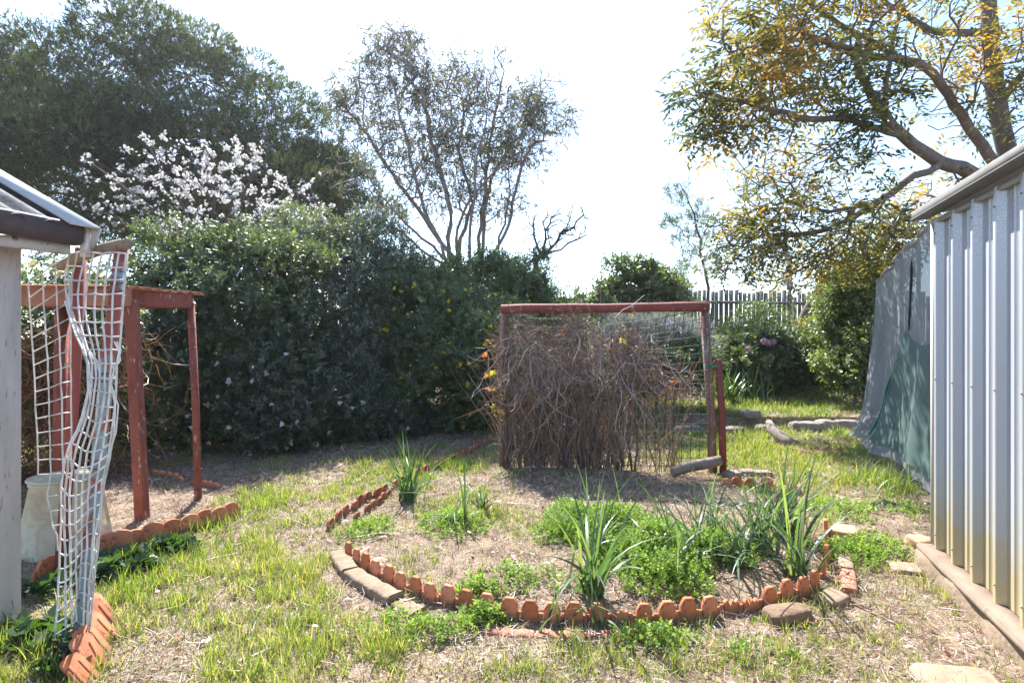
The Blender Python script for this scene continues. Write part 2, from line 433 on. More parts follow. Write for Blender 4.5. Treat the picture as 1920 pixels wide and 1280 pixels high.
ribbon(mb, C, np.repeat(wdt[:, None], 3, 1)*np.array([.6, 1, .4])[None], sd, sr)
# dead upright stubble
x, y = scatter(15000, 2.1, 12, 1.0); ok = keep_out(x, y); x, y = x[ok], y[ok]; nb = 5
px = np.repeat(x, nb)+rng.normal(size=len(x)*nb)*.02; py = np.repeat(y, nb)+rng.normal(size=len(x)*nb)*.02; n = len(px)
blades(mb, np.stack([px, py, gz(px, py)], 1), (.025+.06*rng.random(n))*np.maximum(1, py/8), (.002+.002*rng.random(n))*np.maximum(1, py/4.2), .3+1.0*rng.random(n), rng.random(n)*6.28, np.clip(.3+.25*rng.normal(size=n), 0, 1), k=3)
x, y = scatter(420, 2.2, 9, 1.0); ok = keep_out(x, y); x, y = x[ok], y[ok]; n = len(x); ln = .10+.25*rng.random(n)**2; az = rng.random(n)*6.28; t = np.linspace(-.5, .5, 5)[None]; bd = rng.normal(size=n)*.12
C = np.stack([x[:, None]+np.cos(az)[:, None]*ln[:, None]*t-np.sin(az)[:, None]*(bd*ln)[:, None]*np.cos(t*6), y[:, None]+np.sin(az)[:, None]*ln[:, None]*t+np.cos(az)[:, None]*(bd*ln)[:, None]*np.cos(t*6), gz(x, y)[:, None]+.02+.02*rng.random((n, 1))+0*t], -1)
ribbon(mb, C, np.full((n, 5), .007), np.stack([-np.sin(az), np.cos(az), rng.normal(size=n)*.3], 1), np.clip(.2+.35*rng.normal(size=n), 0, 1))
o = mb.build('straw_litter', strawmat); tag(o, 'bleached dry straw and dead stubble covering the bare soil', 'dry straw', kind='stuff')
# brown fallen leaves
mb = MB()
x, y = scatter(9000, 2.1, 16, 1.0); ok = keep_out(x, y) & (rng.random(len(x)) < .15+fbm(np.stack([x, y], 1)*1.1, 91, 2)); x, y = x[ok], y[ok]; n = len(x)
sz = (.018+.03*rng.random(n))*np.maximum(1, y/8); dd = rand_dirs(n); dd[:, 2] *= .3
leaves(mb, np.stack([x, y, gz(x, y)+.012+.015*rng.random(n)], 1), dd, np.array([0, 0, 1])+rng.normal(size=(n, 3))*.35, sz, sz*.5, rng.random(n))
fallen = leafmat('fallen_leaf', [(0, (.10, .045, .025)), (.4, (.20, .09, .05)), (.7, (.30, .14, .07)), (1, (.40, .28, .18))], trans=.2, gloss=.04, tcol=(1.1, .8, .5))
o = mb.build('fallen_leaves', fallen); tag(o, 'small curled red brown dead leaves scattered on the ground', 'dead leaves', kind='stuff')
# ------------------------------------------------------------------ shed (right)
tin = mat('zinc_sheet', [(.3, (.40, .42, .45)), (.7, (.48, .50, .53))], scale=3, rough=.42, metal=.35, bump=.05, bscale=60, stretch=(1, 1, .25), spec=.5)
def shed_tin():
    m = tin; nt = m.node_tree; N = nt.nodes; L = nt.links; b = N['Principled BSDF']
    src = b.inputs['Base Color'].links[0].from_socket
    tc = N.new('ShaderNodeTexCoord'); sp = N.new('ShaderNodeSeparateXYZ'); L.new(tc.outputs['Object'], sp.inputs[0])
    nz = N.new('ShaderNodeTexNoise'); nz.inputs['Scale'].default_value = 11; nz.inputs['Detail'].default_value = 8; L.new(tc.outputs['Object'], nz.inputs['Vector'])
    ad = N.new('ShaderNodeMath'); ad.operation = 'MULTIPLY_ADD'; L.new(nz.outputs['Fac'], ad.inputs[0]); ad.inputs[1].default_value = -.62; L.new(sp.outputs['Z'], ad.inputs[2])
    r = _ramp(nt, [(0.0, (.9, .9, .9)), (.10, (.55, .55, .55)), (.26, (.22, .22, .22)), (.48, (0, 0, 0))]); L.new(ad.outputs[0], r.inputs[0])   # rusty yellow splash stain along the foot
    mx = N.new('ShaderNodeMix'); mx.data_type = 'RGBA'; L.new(r.outputs[0], mx.inputs[0]); L.new(src, mx.inputs[6]); mx.inputs[7].default_value = (.50, .41, .22, 1)
    v = N.new('ShaderNodeTexVoronoi'); v.inputs['Scale'].default_value = 120; L.new(tc.outputs['Object'], v.inputs['Vector'])   # salt spots under the eave
    r2 = _ramp(nt, [(.36, (1, 1, 1)), (.42, (0, 0, 0))]); L.new(v.outputs['Distance'], r2.inputs[0])
    r3 = _ramp(nt, [(.84, (0, 0, 0)), (.97, (.4, .4, .4))]); dv = N.new('ShaderNodeMath'); dv.operation = 'MULTIPLY'; dv.inputs[1].default_value = 1/2.2
    L.new(sp.outputs['Z'], dv.inputs[0]); L.new(dv.outputs[0], r3.inputs[0])
    mm = N.new('ShaderNodeMath'); mm.operation = 'MULTIPLY'; L.new(r2.outputs[0], mm.inputs[0]); L.new(r3.outputs[0], mm.inputs[1])
    m2 = N.new('ShaderNodeMix'); m2.data_type = 'RGBA'; L.new(mm.outputs[0], m2.inputs[0]); L.new(mx.outputs[2], m2.inputs[6]); m2.inputs[7].default_value = (.80, .82, .84, 1)
    L.new(m2.outputs[2], b.inputs['Base Color'])
shed_tin()
zpaint = mat('zinc_trim', [(.3, (.38, .38, .36)), (.7, (.50, .49, .46))], scale=6, rough=.5, metal=.2, bump=.08)
wornwood = mat('weathered_board', [(.3, (.15, .11, .08)), (.6, (.22, .165, .125)), (.75, (.11, .08, .06))], scale=6, stretch=(1, 1, 1), rough=.9, bump=.4, bscale=50)
concrete = mat('old_concrete', [(.3, (.19, .137, .09)), (.55, (.27, .20, .137)), (.75, (.14, .097, .066))], scale=5, rough=.95, bump=.6, bscale=35, fine=((.22, .16, .11), 40, .64), bdist=.015)
SC = np.array([2.83, 3.79, 0]); SU = unit(np.array([.343, 1., 0])); SNL = np.array([-SU[1], SU[0], 0])   # corner, along wall, outward
darkpole_ = mat('rusty_screw', [(.3, (.22, .19, .17)), (.7, (.34, .31, .29))], scale=12, rough=.7, bump=0)
shed = thing('garden_shed', (2.4, 2.6, 0), 'ribbed zinc garden shed with yellow rust stains along its foot', 'shed')
def shed_wall(c, u, nrm, length, pitch, off=0.0):
    prof = [(0, 0), (.012, .0), (.026, .038), (.062, .038), (.076, 0), (.0801, 0), (.155, 0), (.157, .004), (.161, .004), (.163, 0), (.238, 0), (.240, .004), (.244, .004), (.246, 0)]
    pts = []
    k = 0
    while k*pitch+off < length:
        for a, b in prof:
            s_ = k*pitch+off+a
            if 0 <= s_ <= length: pts.append((s_, b))
        k += 1
    pts = [(0, 0)]+pts+[(length, 0)]
    lo = np.array([c+u*a+nrm*b for a, b in pts]); rows = []
    for z in (.15, 1.2, 2.30):
        q = lo.copy(); q[:, 2] = z; rows.append(q)
    return np.array(rows)
mb = MB(); mb.grid(shed_wall(SC+SNL*0, -SU, SNL, 4.2, .27, off=.05)[:, ::1]); mb.build('wall', tin, shed)
mb = MB(); mb.grid(shed_wall(SC, -SNL, SU, 2.4, .27, off=.05)); mb.build('wall', tin, shed)
mb = MB(); mb.box(SC+SNL*.012+SU*.006+np.array([0, 0, 1.225]), (.05, .028, 2.16), [SU, SNL, (0, 0, 1)]); mb.build('corner_trim', mat('cream_trim', [(.3, (.42, .41, .36)), (.7, (.52, .505, .46))], scale=7, rough=.55, bump=.05), shed)
mb = MB()
for zs in (.24, 1.25, 2.2):
    for k in range(16):
        c = SC-SU*(.05+k*.27+.046)+SNL*.041+np.array([0, 0, zs+.004*math.sin(k*5+zs)]); mb.tube([c-SNL*.004, c+SNL*.005], [.0055, .004], 6)
mb.build('screws', darkpole_, shed)
mb = MB()                                # roof sheet, slightly rising away from the eave
a0 = SC+SU*.05+SNL*.115; a1 = a0-SU*4.3; b0 = SC+SU*.05-SNL*2.45; b1 = b0-SU*4.3
def zz(p, z): q = p.copy(); q[2] = z; return q
n_ = 60; row = []
for i in range(n_+1):
    t = i/n_; h = .008*math.cos(i*math.pi)
    row.append([zz(a0+(a1-a0)*t, 2.345+h), zz(b0+(b1-b0)*t, 2.62+h)])
mb.grid(np.array(row)); mb.build('roof', mat('roof_zinc', [(.3, (.38, .38, .38)), (.7, (.50, .50, .50))], scale=5, rough=.55, metal=.3, bump=.1), shed)
mb = MB(); mb.box((a0+a1)/2+SNL*.006+np.array([0, 0, 2.358]), (4.3, .012, .046), [SU, SNL, (0, 0, 1)]); mb.box((a0+a1)/2-SNL*.03+np.array([0, 0, 2.326]), (4.3, .10, .006), [SU, SNL, (0, 0, 1)])
mb.build('eave_flashing', mat('grey_flashing', [(.3, (.12, .118, .112)), (.6, (.17, .165, .155)), (.8, (.095, .088, .08))], scale=8, rough=.6, bump=.15, stretch=(1, 1, 2)), shed)
mb = MB(); mb.box(SC+SNL*.022-SU*2.1+np.array([0, 0, 2.285]), (4.15, .03, .022), [SU, SNL, (0, 0, 1)]); mb.build('eave_angle', zpaint, shed)
mb = MB(); mb.box(SC+SNL*.055-SU*2.1+np.array([0, 0, .135]), (4.2, .105, .03), [SU, SNL, (0, 0, 1)]); mb.box(SC+SNL*.112-SU*2.1+np.array([0, 0, .128]), (4.2, .008, .03), [SU, SNL, (0, 0, 1)])
mb.build('bottom_plate', wornwood, shed)
mb = MB(); q = []
for i in range(43):
    c = SC-SU*(i*.1)+SNL*(.10+.02*math.sin(i*1.3)+.015*math.sin(i*.37+1))
    q.append([zz(c-SNL*.2, .118), zz(c, .116), zz(c+SNL*.012, .09+.01*math.sin(i*2.1)), zz(c+SNL*(.02+.012*math.sin(i*.9)), .0), zz(c+SNL*.03, -.15)])
mb.grid(np.array(q)); bevel(mb.build('slab', concrete, shed), .004)

# ------------------------------------------------------------------ shade cloth enclosure behind the shed
def clothmat(name, c1, c2, alpha):
    m = bpy.data.materials.new(name); m.use_nodes = True; nt = m.node_tree; N = nt.nodes; L = nt.links
    N.remove(N['Principled BSDF']); out = N['Material Output']
    tc = N.new('ShaderNodeTexCoord'); n = N.new('ShaderNodeTexNoise'); n.inputs['Scale'].default_value = 2.2; n.inputs['Detail'].default_value = 6
    mp = N.new('ShaderNodeMapping'); mp.inputs['Scale'].default_value = (1, 1, .45); L.new(tc.outputs['Object'], mp.inputs[0]); L.new(mp.outputs[0], n.inputs['Vector'])
    r = _ramp(nt, [(.35, c1), (.65, c2)]); L.new(n.outputs['Fac'], r.inputs[0])
    wv = N.new('ShaderNodeTexNoise'); wv.inputs['Scale'].default_value = 140; L.new(tc.outputs['Object'], wv.inputs['Vector'])
    bp = N.new('ShaderNodeBump'); bp.inputs['Strength'].default_value = .25; bp.inputs['Distance'].default_value = .004; L.new(wv.outputs['Fac'], bp.inputs['Height'])
    d = N.new('ShaderNodeBsdfDiffuse'); t = N.new('ShaderNodeBsdfTranslucent'); L.new(r.outputs[0], d.inputs[0]); L.new(r.outputs[0], t.inputs[0]); L.new(bp.outputs[0], d.inputs['Normal'])
    mx = N.new('ShaderNodeMixShader'); mx.inputs[0].default_value = .42; L.new(d.outputs[0], mx.inputs[1]); L.new(t.outputs[0], mx.inputs[2])
    tr = N.new('ShaderNodeBsdfTransparent'); m2 = N.new('ShaderNodeMixShader'); m2.inputs[0].default_value = alpha
    L.new(tr.outputs[0], m2.inputs[1]); L.new(mx.outputs[0], m2.inputs[2]); L.new(m2.outputs[0], out.inputs[0])
    return m
greycloth = clothmat('grey_shade_cloth', (.21, .235, .235), (.30, .32, .315), .88)
greencloth = clothmat('green_shade_cloth', (.14, .225, .205), (.205, .28, .26), .90)
CA, CB = np.array([3.75, 4.72]), np.array([5.28, 8.42])         # ground line of the cloth from the shed towards the back
def cloth_pt(u, v):                     # u along, v from foot to top
    p = CA+(CB-CA)*u
    top = 2.62-.30*sstep(.45, 1.0, u)+.03*math.sin(u*9)
    top = top-.08*(1-sstep(0, .12, u))
    bot = .10+.07*u+.02*math.sin(u*17)
    z = bot+(top-bot)*v
    out = .025*math.sin(u*21+v*2)+.018*math.sin(u*43+v*5)+.03*math.sin(v*7+u*6)*v*(1-v)*2
    out += .28*(1-v)**9*sstep(.25, 1.0, u)+.12*(1-v)**4+.02*math.sin(u*12+v*3)*(1-v)
    nl = unit(np.array([-(CB-CA)[1], (CB-CA)[0]]))
    back = .10*u*v
    return np.array([p[0]+nl[0]*out+back, p[1]+nl[1]*out-.25*(1-v)**8*u, z])
enc = thing('shade_cloth_enclosure', (4.6, 6.6, .1), 'torn grey and green shade cloth hung on posts behind the zinc shed', 'shade cloth')
mb = MB(); mb.grid(np.array([[cloth_pt(u, v) for v in np.linspace(0, 1, 60)] for u in np.linspace(-.05, 1, 110)])); mb.build('grey_cloth', greycloth, enc, smooth=True)
nlc = unit(np.array([-(CB-CA)[1], (CB-CA)[0], 0]))
mb = MB(); q = []
for j in np.linspace(0, 1, 40):
    col_ = []
    for k in np.linspace(0, 1, 30):
        ul = .50+.20*(1-k)**1.2; u = -.04+(ul+.04)*j; vt = .545+.035*math.sin(j*8)*j+.02*j
        col_.append(cloth_pt(u, .05+(vt-.05)*k)+nlc*(.03+.008*math.sin(u*40+k*3)))
    q.append(col_)
mb.grid(np.array(q)); mb.build('green_cloth', greencloth, enc, smooth=True)
mb = MB()                                # bright green lining showing through the long rip
q = []
for k in np.linspace(0, 1, 24):
    u0 = .515+.20*(1-k)**1.2; wd_ = .05*abs(math.sin(math.pi*min(1, k*1.35)))**.7*(1-.6*k)+.004
    q.append([cloth_pt(u0+wd_*(j-.3), .06+.46*k)+nlc*.045 for j in np.linspace(0, 1, 4)])
mb.grid(np.array(q)); mb.build('torn_lining', clothmat('green_lining', (.0, .13, .085), (.01, .20, .13), .95), enc, smooth=True)
blackm = mat('black_plastic', [(.3, (.012, .013, .015)), (.7, (.03, .032, .035))], scale=10, rough=.5, bump=.1)
darkpole = mat('dark_steel', [(.3, (.05, .05, .05)), (.7, (.10, .095, .09))], scale=12, rough=.6, bump=.1)
mb = MB(); mb.tube([[CB[0]+.04, CB[1]+.03, -.05], [CB[0]+.05, CB[1]+.03, 1.2], cloth_pt(1.0, 1)+[.03, .03, .03]], .025, 8); mb.build('post', darkpole, enc)
mb = MB(); mb.tube([cloth_pt(.45, 0)*[1, 1, 0]+[.25, .05, 0], cloth_pt(.45, 1)+[.04, 0, 0]], .022, 8); mb.build('post', darkpole, enc)
mb = MB(); mb.tube([cloth_pt(u, 1)+np.array([.02, 0, .015]) for u in np.linspace(-.05, 1, 20)], [.03+.012*math.sin(k*2.1) for k in range(20)], 8)
mb.build('top_rail', mat('pale_rag_roll', [(.3, (.18, .16, .14)), (.5, (.42, .38, .32)), (.7, (.14, .13, .12))], scale=14, rough=.9, bump=.5), enc)
mb = MB(); mb.tube([cloth_pt(.46, v)-nlc*0+nlc*.02 for v in np.linspace(.60, .93, 9)], [.006, .010, .014, .010, .012, .016, .012, .014, .008], 5); mb.build('dark_tie', blackm, enc)

# ------------------------------------------------------------------ terracotta edging tiles
terra = mat('terracotta', [(.25, (.42, .12, .05)), (.5, (.55, .18, .075)), (.72, (.60, .24, .11))], scale=9, rough=.85, bump=.35, bscale=70, fine=((.26, .085, .045), 30, .62), bdist=.004)
terra_old = mat('terracotta_mossy', [(.25, (.30, .085, .04)), (.5, (.42, .13, .06)), (.7, (.46, .20, .10))], scale=10, rough=.9, bump=.4, bscale=60, fine=((.12, .075, .05), 26, .56), bdist=.005)
def tile_mesh(w_, top, kind, m, wing=True):
    hw = w_/2; mb = MB(); lo = -.06
    if kind == 'octagon': O = [(-hw, lo), (hw, lo), (hw, top-.038), (hw*.52, top), (-hw*.52, top), (-hw, top-.038)]
    elif kind == 'round': O = [(-hw, lo), (hw, lo)]+[(hw*math.cos(a), top-hw*.8+hw*.8*math.sin(a)) for a in np.linspace(0, math.pi, 9)]
    elif kind == 'broken': O = [(-hw, lo), (hw, lo), (hw, top-.045), (hw*.6, top-.06), (hw*.2, top-.045), (-hw*.15, top-.075), (-hw*.6, top-.04), (-hw, top-.055)]
    elif kind == 'long': O = [(-hw, lo), (hw, lo)]+[(hw*math.cos(a), top-hw*.55+hw*.55*math.sin(a)) for a in np.linspace(0, math.pi, 11)]
    mb.prism(O, .026 if kind != 'long' else .015)
    if kind == 'long':
        for sx in (-.27, .27): mb.box((sx*w_, -.0075, (top-.05+lo)/2), (.016, .007, top-.05-lo))
    if wing:
        mb.box((hw+.012, .004, (top-.065+lo)/2), (.022, .016, top-.065-lo)); mb.box((-hw-.012, .004, (top-.065+lo)/2), (.022, .016, top-.065-lo))
    o = mb.build('edging_tile', m, None); bevel(o, .004 if kind != 'long' else .002, 2); return o
def vary(m, lo=.72, hi=1.15):         # each tile its own tint and dust
    nt = m.node_tree; N = nt.nodes; L = nt.links; b = N['Principled BSDF']; src = b.inputs['Base Color'].links[0].from_socket
    oi = N.new('ShaderNodeObjectInfo'); r = N.new('ShaderNodeMapRange'); r.inputs['To Min'].default_value = lo; r.inputs['To Max'].default_value = hi; L.new(oi.outputs['Random'], r.inputs['Value'])
    hs = N.new('ShaderNodeHueSaturation'); L.new(src, hs.inputs['Color']); L.new(r.outputs[0], hs.inputs['Value'])
    r2 = N.new('ShaderNodeMapRange'); r2.inputs['To Min'].default_value = 1.02; r2.inputs['To Max'].default_value = .93; L.new(oi.outputs['Random'], r2.inputs['Value']); L.new(r2.outputs[0], hs.inputs['Saturation'])
    tc = N.new('ShaderNodeTexCoord'); sp = N.new('ShaderNodeSeparateXYZ'); L.new(tc.outputs['Object'], sp.inputs[0])
    nz = N.new('ShaderNodeTexNoise'); nz.inputs['Scale'].default_value = 28; nz.inputs['Detail'].default_value = 5; L.new(tc.outputs['Object'], nz.inputs['Vector'])
    ad = N.new('ShaderNodeMath'); ad.operation = 'MULTIPLY_ADD'; L.new(nz.outputs['Fac'], ad.inputs[0]); ad.inputs[1].default_value = -.07; L.new(sp.outputs['Z'], ad.inputs[2])
    rr = _ramp(nt, [(0, (.7, .7, .7)), (.03, (0, 0, 0))]); L.new(ad.outputs[0], rr.inputs[0])   # soil splashed up the foot
    mx = N.new('ShaderNodeMix'); mx.data_type = 'RGBA'; L.new(rr.outputs[0], mx.inputs[0]); L.new(hs.outputs[0], mx.inputs[6]); mx.inputs[7].default_value = (.20, .13, .085, 1); L.new(mx.outputs[2], b.inputs['Base Color'])
vary(terra); vary(terra_old)
TILE = {}
def place_tile(key, args, p, rz, tilt=(0, 0), sc=1.0, z=0):
    if key not in TILE:
        o = tile_mesh(*args); TILE[key] = o
    else:
        o = TILE[key].copy(); COL.objects.link(o)
    o.location = (float(p[0]), float(p[1]), float(p[2])+z); o.rotation_euler = (tilt[0], tilt[1], rz); o.scale = (sc, sc, sc)
    return o
ORD = ['first', 'second', 'third', 'fourth', 'fifth', 'sixth', 'seventh', 'eighth', 'ninth', 'tenth', 'eleventh', 'twelfth', 'thirteenth', 'fourteenth', 'fifteenth', 'sixteenth', 'seventeenth', 'eighteenth', 'nineteenth', 'twentieth',
       'twenty-first', 'twenty-second', 'twenty-third', 'twenty-fourth', 'twenty-fifth', 'twenty-sixth', 'twenty-seventh', 'twenty-eighth', 'twenty-ninth', 'thirtieth']
def tile_row(px, labeler, group, key, args, jitter=.05, sc=1.0, brk=(), brkargs=None, flip=False, z=0):
    P = [G(*q) for q in px]
    for i, p in enumerate(P):
        a = P[max(i-1, 0)]; b = P[min(i+1, len(P)-1)]; rz = math.atan2(b[1]-a[1], b[0]-a[0])
        k, ar = (key+'b', brkargs) if i in brk else (key, args)
        o = place_tile(k, ar, p, rz+random.uniform(-.06, .06), (random.uniform(-jitter, jitter)*1.6, random.uniform(-jitter, jitter)), sc*random.uniform(.95, 1.05), z-random.uniform(0, .014))
        tag(o, labeler(i, i in brk), 'edging tile', group)
front = [(652, 1046), (667, 1060), (684, 1073), (704, 1084), (727, 1096), (750, 1107), (779, 1118), (807, 1129), (839, 1137), (873, 1146), (912, 1156), (954, 1162), (993, 1166), (1034, 1168), (1076, 1169), (1120, 1170), (1163, 1171), (1207, 1171), (1249, 1169), (1289, 1165), (1331, 1158),
         (1371, 1148), (1405, 1146), (1440, 1137), (1476, 1126), (1507, 1120), (1529, 1107), (1543, 1084), (1552, 1057), (1552, 1026), (1549, 1003)]
ORD += ['thirty-first']
tile_row(front, lambda i, b: (f'broken jagged terracotta tile, {ORD[i]} from the left in the front edging of the round bed' if b else f'{ORD[i]} orange terracotta tile from the left in the front edging of the round bed'),
         'terracotta tiles edging the front of the round bed', 'front', (.088, .125, 'octagon', terra), brk=(16, 21, 22), brkargs=(.088, .125, 'broken', terra))
outer = [(620, 990), (634, 977), (648, 966), (662, 956), (676, 947), (691, 939), (706, 932), (723, 924), (740, 914), (752, 908), (767, 901), (785, 893), (801, 886), (817, 879), (834, 872), (849, 864), (860, 860), (871, 856), (882, 850), (890, 845), (898, 840), (909, 835), (920, 829)]
tile_row(outer, lambda i, b: f'{ORD[i]} mossy terracotta tile going back along the outer left edging of the round bed', 'mossy tiles on the outer back left edging', 'outer', (.11, .10, 'round', terra_old), jitter=.14)
inner = [(669, 976), (689, 961), (700, 953), (710, 945), (721, 939), (731, 932)]
tile_row(inner, lambda i, b: f'{ORD[i]} small dark red tile going back in the short inner row beside the left edging', 'small tiles in the short inner row', 'inner', (.10, .085, 'round', terra_old), jitter=.14)
tile_row([(1359, 913), (1381, 912), (1407, 914), (1438, 914), (1493, 928)], lambda i, b: f'{ORD[i]} half buried orange tile behind the leeks, counting from the trellis post', 'half buried tiles behind the leeks', 'back', (.12, .11, 'round', terra), jitter=.16)
left = [(93, 1084), (180, 1046), (204, 1038), (225, 1032), (252, 1025), (286, 1017), (322, 1006), (357, 998), (385, 988), (411, 982), (432, 974)]
tile_row(left, lambda i, b: (f'terracotta tile standing alone behind the foot of the netted poles' if i == 0 else f'{ORD[i]} scalloped terracotta tile in the row beside the shelter, counted from the netted pole'), 'scalloped tiles beside the red shelter', 'left', (.165, .15, 'round', terra), jitter=.05)
tile_row([(244, 879), (260, 883), (276, 887), (290, 891), (304, 893), (318, 895), (330, 898), (341, 902), (367, 908), (381, 911), (393, 914), (404, 916)], lambda i, b: f'{ORD[i]} small red tile from the left in the low row under the shelter roof', 'small red tiles under the shelter', 'shel', (.13, .075, 'round', terra), jitter=.2)
for i, (px_, py_, hh) in enumerate([(216, 1152, .72), (220, 1174, .85), (226, 1206, 1.0), (214, 1236, 1.0), (203, 1262, 1.0), (195, 1286, .9)]):
    p = G(px_, py_)
    o = place_tile('long', (.105, .20, 'long', terra, False), p+np.array([-.04, 0, 0]), math.radians(80+5*math.sin(i*3)), (math.radians(-43+5*math.sin(i*2)), math.radians(-3+4*math.sin(i*5))), hh)
    tag(o, f'{ORD[i]} leaning ridged terracotta tile from the back beside the foot of the blue painted pole', 'edging tile', 'leaning tiles beside the netted pole')

# ------------------------------------------------------------------ kerbs, bricks and stones around the bed
stone = mat('brown_stone', [(.3, (.15, .098, .06)), (.55, (.22, .15, .10)), (.75, (.10, .07, .045))], scale=7, rough=.95, bump=.7, bscale=25, bdist=.02)
paleston = mat('pale_paver', [(.3, (.23, .165, .11)), (.6, (.31, .235, .165)), (.8, (.17, .118, .08))], scale=6, rough=.95, bump=.4, bscale=40)
greyst = mat('grey_brown_rock', [(.3, (.16, .13, .11)), (.55, (.29, .24, .20)), (.75, (.11, .09, .08))], scale=6, rough=.95, bump=.8, bscale=20, bdist=.03)
redbrick = mat('red_brick', [(.3, (.34, .14, .09)), (.6, (.44, .21, .14)), (.8, (.28, .16, .11))], scale=9, rough=.95, bump=.5, bscale=50)
def rock(name, p, size, m, label, cat, rz=0, seed=0, sq=.5, sink=.3, group=None):
    u = np.linspace(0, 2*np.pi, 25)[:-1]; v = np.linspace(-np.pi/2, np.pi/2, 13)
    U, Vv = np.meshgrid(u, v)
    def sp(a): return np.sign(a)*np.abs(a)**sq
    D = np.stack([sp(np.cos(Vv))*sp(np.cos(U)), sp(np.cos(Vv))*sp(np.sin(U)), sp(np.sin(Vv))], -1)
    n = fbm(D.reshape(-1, 3)*1.7+seed*7.3, seed, 3).reshape(U.shape)
    n[:, 0] = n[:, 0]
    Q = D*(.78+.45*n[..., None])*np.asarray(size)/2
    Q = np.concatenate([Q, Q[:, :1]], 1)
    c, s_ = math.cos(rz), math.sin(rz); Q = Q@np.array([[c, s_, 0], [-s_, c, 0], [0, 0, 1]])
    mb = MB(); mb.grid((Q+np.asarray(p)+np.array([0, 0, size[2]*(.5-sink)]))[:, ::-1])
    o = mb.build(name, m, None, base=p, smooth=True); return tag(o, label, cat, group)
def kerb_block(name, pts, wd_, h, m, label, cat, group=None):
    P = [G(*q) for q in pts]; P = np.array(P); T = unit(np.gradient(P[:, :2], axis=0)); Nn = np.c_[-T[:, 1], T[:, 0]]
    ts = np.linspace(0, len(P)-1, 10); Pi = np.stack([np.interp(ts, range(len(P)), P[:, k]) for k in range(3)], 1); Ni = unit(np.stack([np.interp(ts, range(len(P)), Nn[:, k]) for k in range(2)], 1))
    prof = [(0, -.06), (0, h-.012), (.012, h), (wd_-.012, h), (wd_, h-.012), (wd_, -.06)]
    mb = MB(); q = []
    for i in range(10):
        j = .006*np.sin(i*2.3+wd_*50)
        q.append([[Pi[i, 0]+Ni[i, 0]*a, Pi[i, 1]+Ni[i, 1]*a, Pi[i, 2]*.5+b+j] for a, b in prof])
    mb.grid(np.array(q)); V = np.array(q); mb.add(V[0], [[list(range(6))]]); mb.add(V[-1], [[list(range(6))[::-1]]])
    o = mb.build(name, m, None, base=P[0]); return tag(o, label, cat, group)
LK = 'curved concrete blocks outside the tiles'
kerb_block('kerb_block', [(617, 1045), (626, 1062), (640, 1082)], .12, .045, concrete, 'farthest curved concrete kerb block at the left tip of the round bed', 'kerb', LK)
kerb_block('kerb_block', [(643, 1087), (662, 1100), (684, 1114), (706, 1127), (727, 1138)], .115, .055, concrete, 'long curved concrete kerb outside the left front tiles of the round bed', 'kerb', LK)
kerb_block('kerb_block', [(731, 1141), (752, 1151), (772, 1160)], .11, .03, concrete, 'half sunk concrete kerb block nearest the front of the bed', 'kerb', LK)
FB = 'sunken bricks below the front tiles'
for i, (a, b, c) in enumerate([((905, 1189), (950, 1194), (1000, 1196)), ((1005, 1197), (1060, 1198), (1110, 1198)), ((1116, 1198), (1170, 1196), (1222, 1192))]):
    kerb_block('sunken_brick', [a, b, c], .075, .014, redbrick, ['left sunken red brick in the soil below the front tiles', 'middle sunken red brick below the front tiles under the leek leaves', 'right sunken red brick in the soil below the front tiles'][i], 'brick', FB)
RB = 'bricks outside the right end of the bed'
for i, pts in enumerate([[(1609, 1118), (1607, 1098), (1604, 1082)], [(1603, 1077), (1598, 1058), (1594, 1045)], [(1592, 1041), (1582, 1028), (1574, 1018)]]):
    kerb_block('edge_brick', pts, .085, .05, redbrick if i == 0 else paleston, ['nearest red brick in the curved row right of the round bed', 'middle pale brick in the curved row right of the round bed', 'farthest pale brick in the curved row right of the round bed'][i], 'brick', RB)
rock('stone', G(1478, 1162), (.27, .13, .10), stone, 'long rounded brown stone lying in front of the right tiles', 'stone', rz=.25, seed=1)
rock('concrete_lump', G(1562, 1128), (.20, .14, .07), concrete, 'flat grey concrete lump between the tiles and the red brick', 'stone', rz=.5, seed=2)
rock('orange_rock', G(1586, 1003), (.22, .20, .09), mat('orange_rock', [(.3, (.45, .26, .14)), (.6, (.55, .36, .22)), (.8, (.36, .20, .12))], scale=6, rough=.95, bump=.6, bscale=25), 'flat orange rock lying beyond the right end of the tiles', 'rock', rz=.8, seed=3)
rock('orange_rock', G(1724, 1022), (.16, .14, .09), mat('orange_rock', [(.3, (.40, .23, .13)), (.6, (.50, .32, .20)), (.8, (.30, .18, .11))], scale=6, rough=.95, bump=.6, bscale=25), 'small orange rock against the far corner of the shed', 'rock', rz=.3, seed=4)
rock('paving_stone', G(1708, 1068), (.25, .17, .035), paleston, 'pale flat paving stone in the path beside the shed', 'paving stone', rz=-.3, seed=5, sq=.35)
rock('paving_stone', G(1557, 890), (.40, .42, .05), paleston, 'round pale paving stone in the grass beyond the leeks', 'paving stone', rz=.2, seed=6, sq=.6)
rock('paving_stone', G(1800, 1285), (.34, .2, .06), paleston, 'cream paving slab at the very bottom beside the shed', 'paving stone', rz=-.15, seed=7, sq=.3)
kb = kerb_block('square_slab', [(1508, 852), (1546, 852), (1586, 855)], .48, .03, mat('maroon_slab', [(.3, (.20, .09, .075)), (.7, (.29, .15, .125))], scale=8, rough=.95, bump=.4, bscale=60), 'square maroon concrete slab set in the grass near the torn cloth', 'paving slab')
SG = 'rocks edging the raised back lawn'
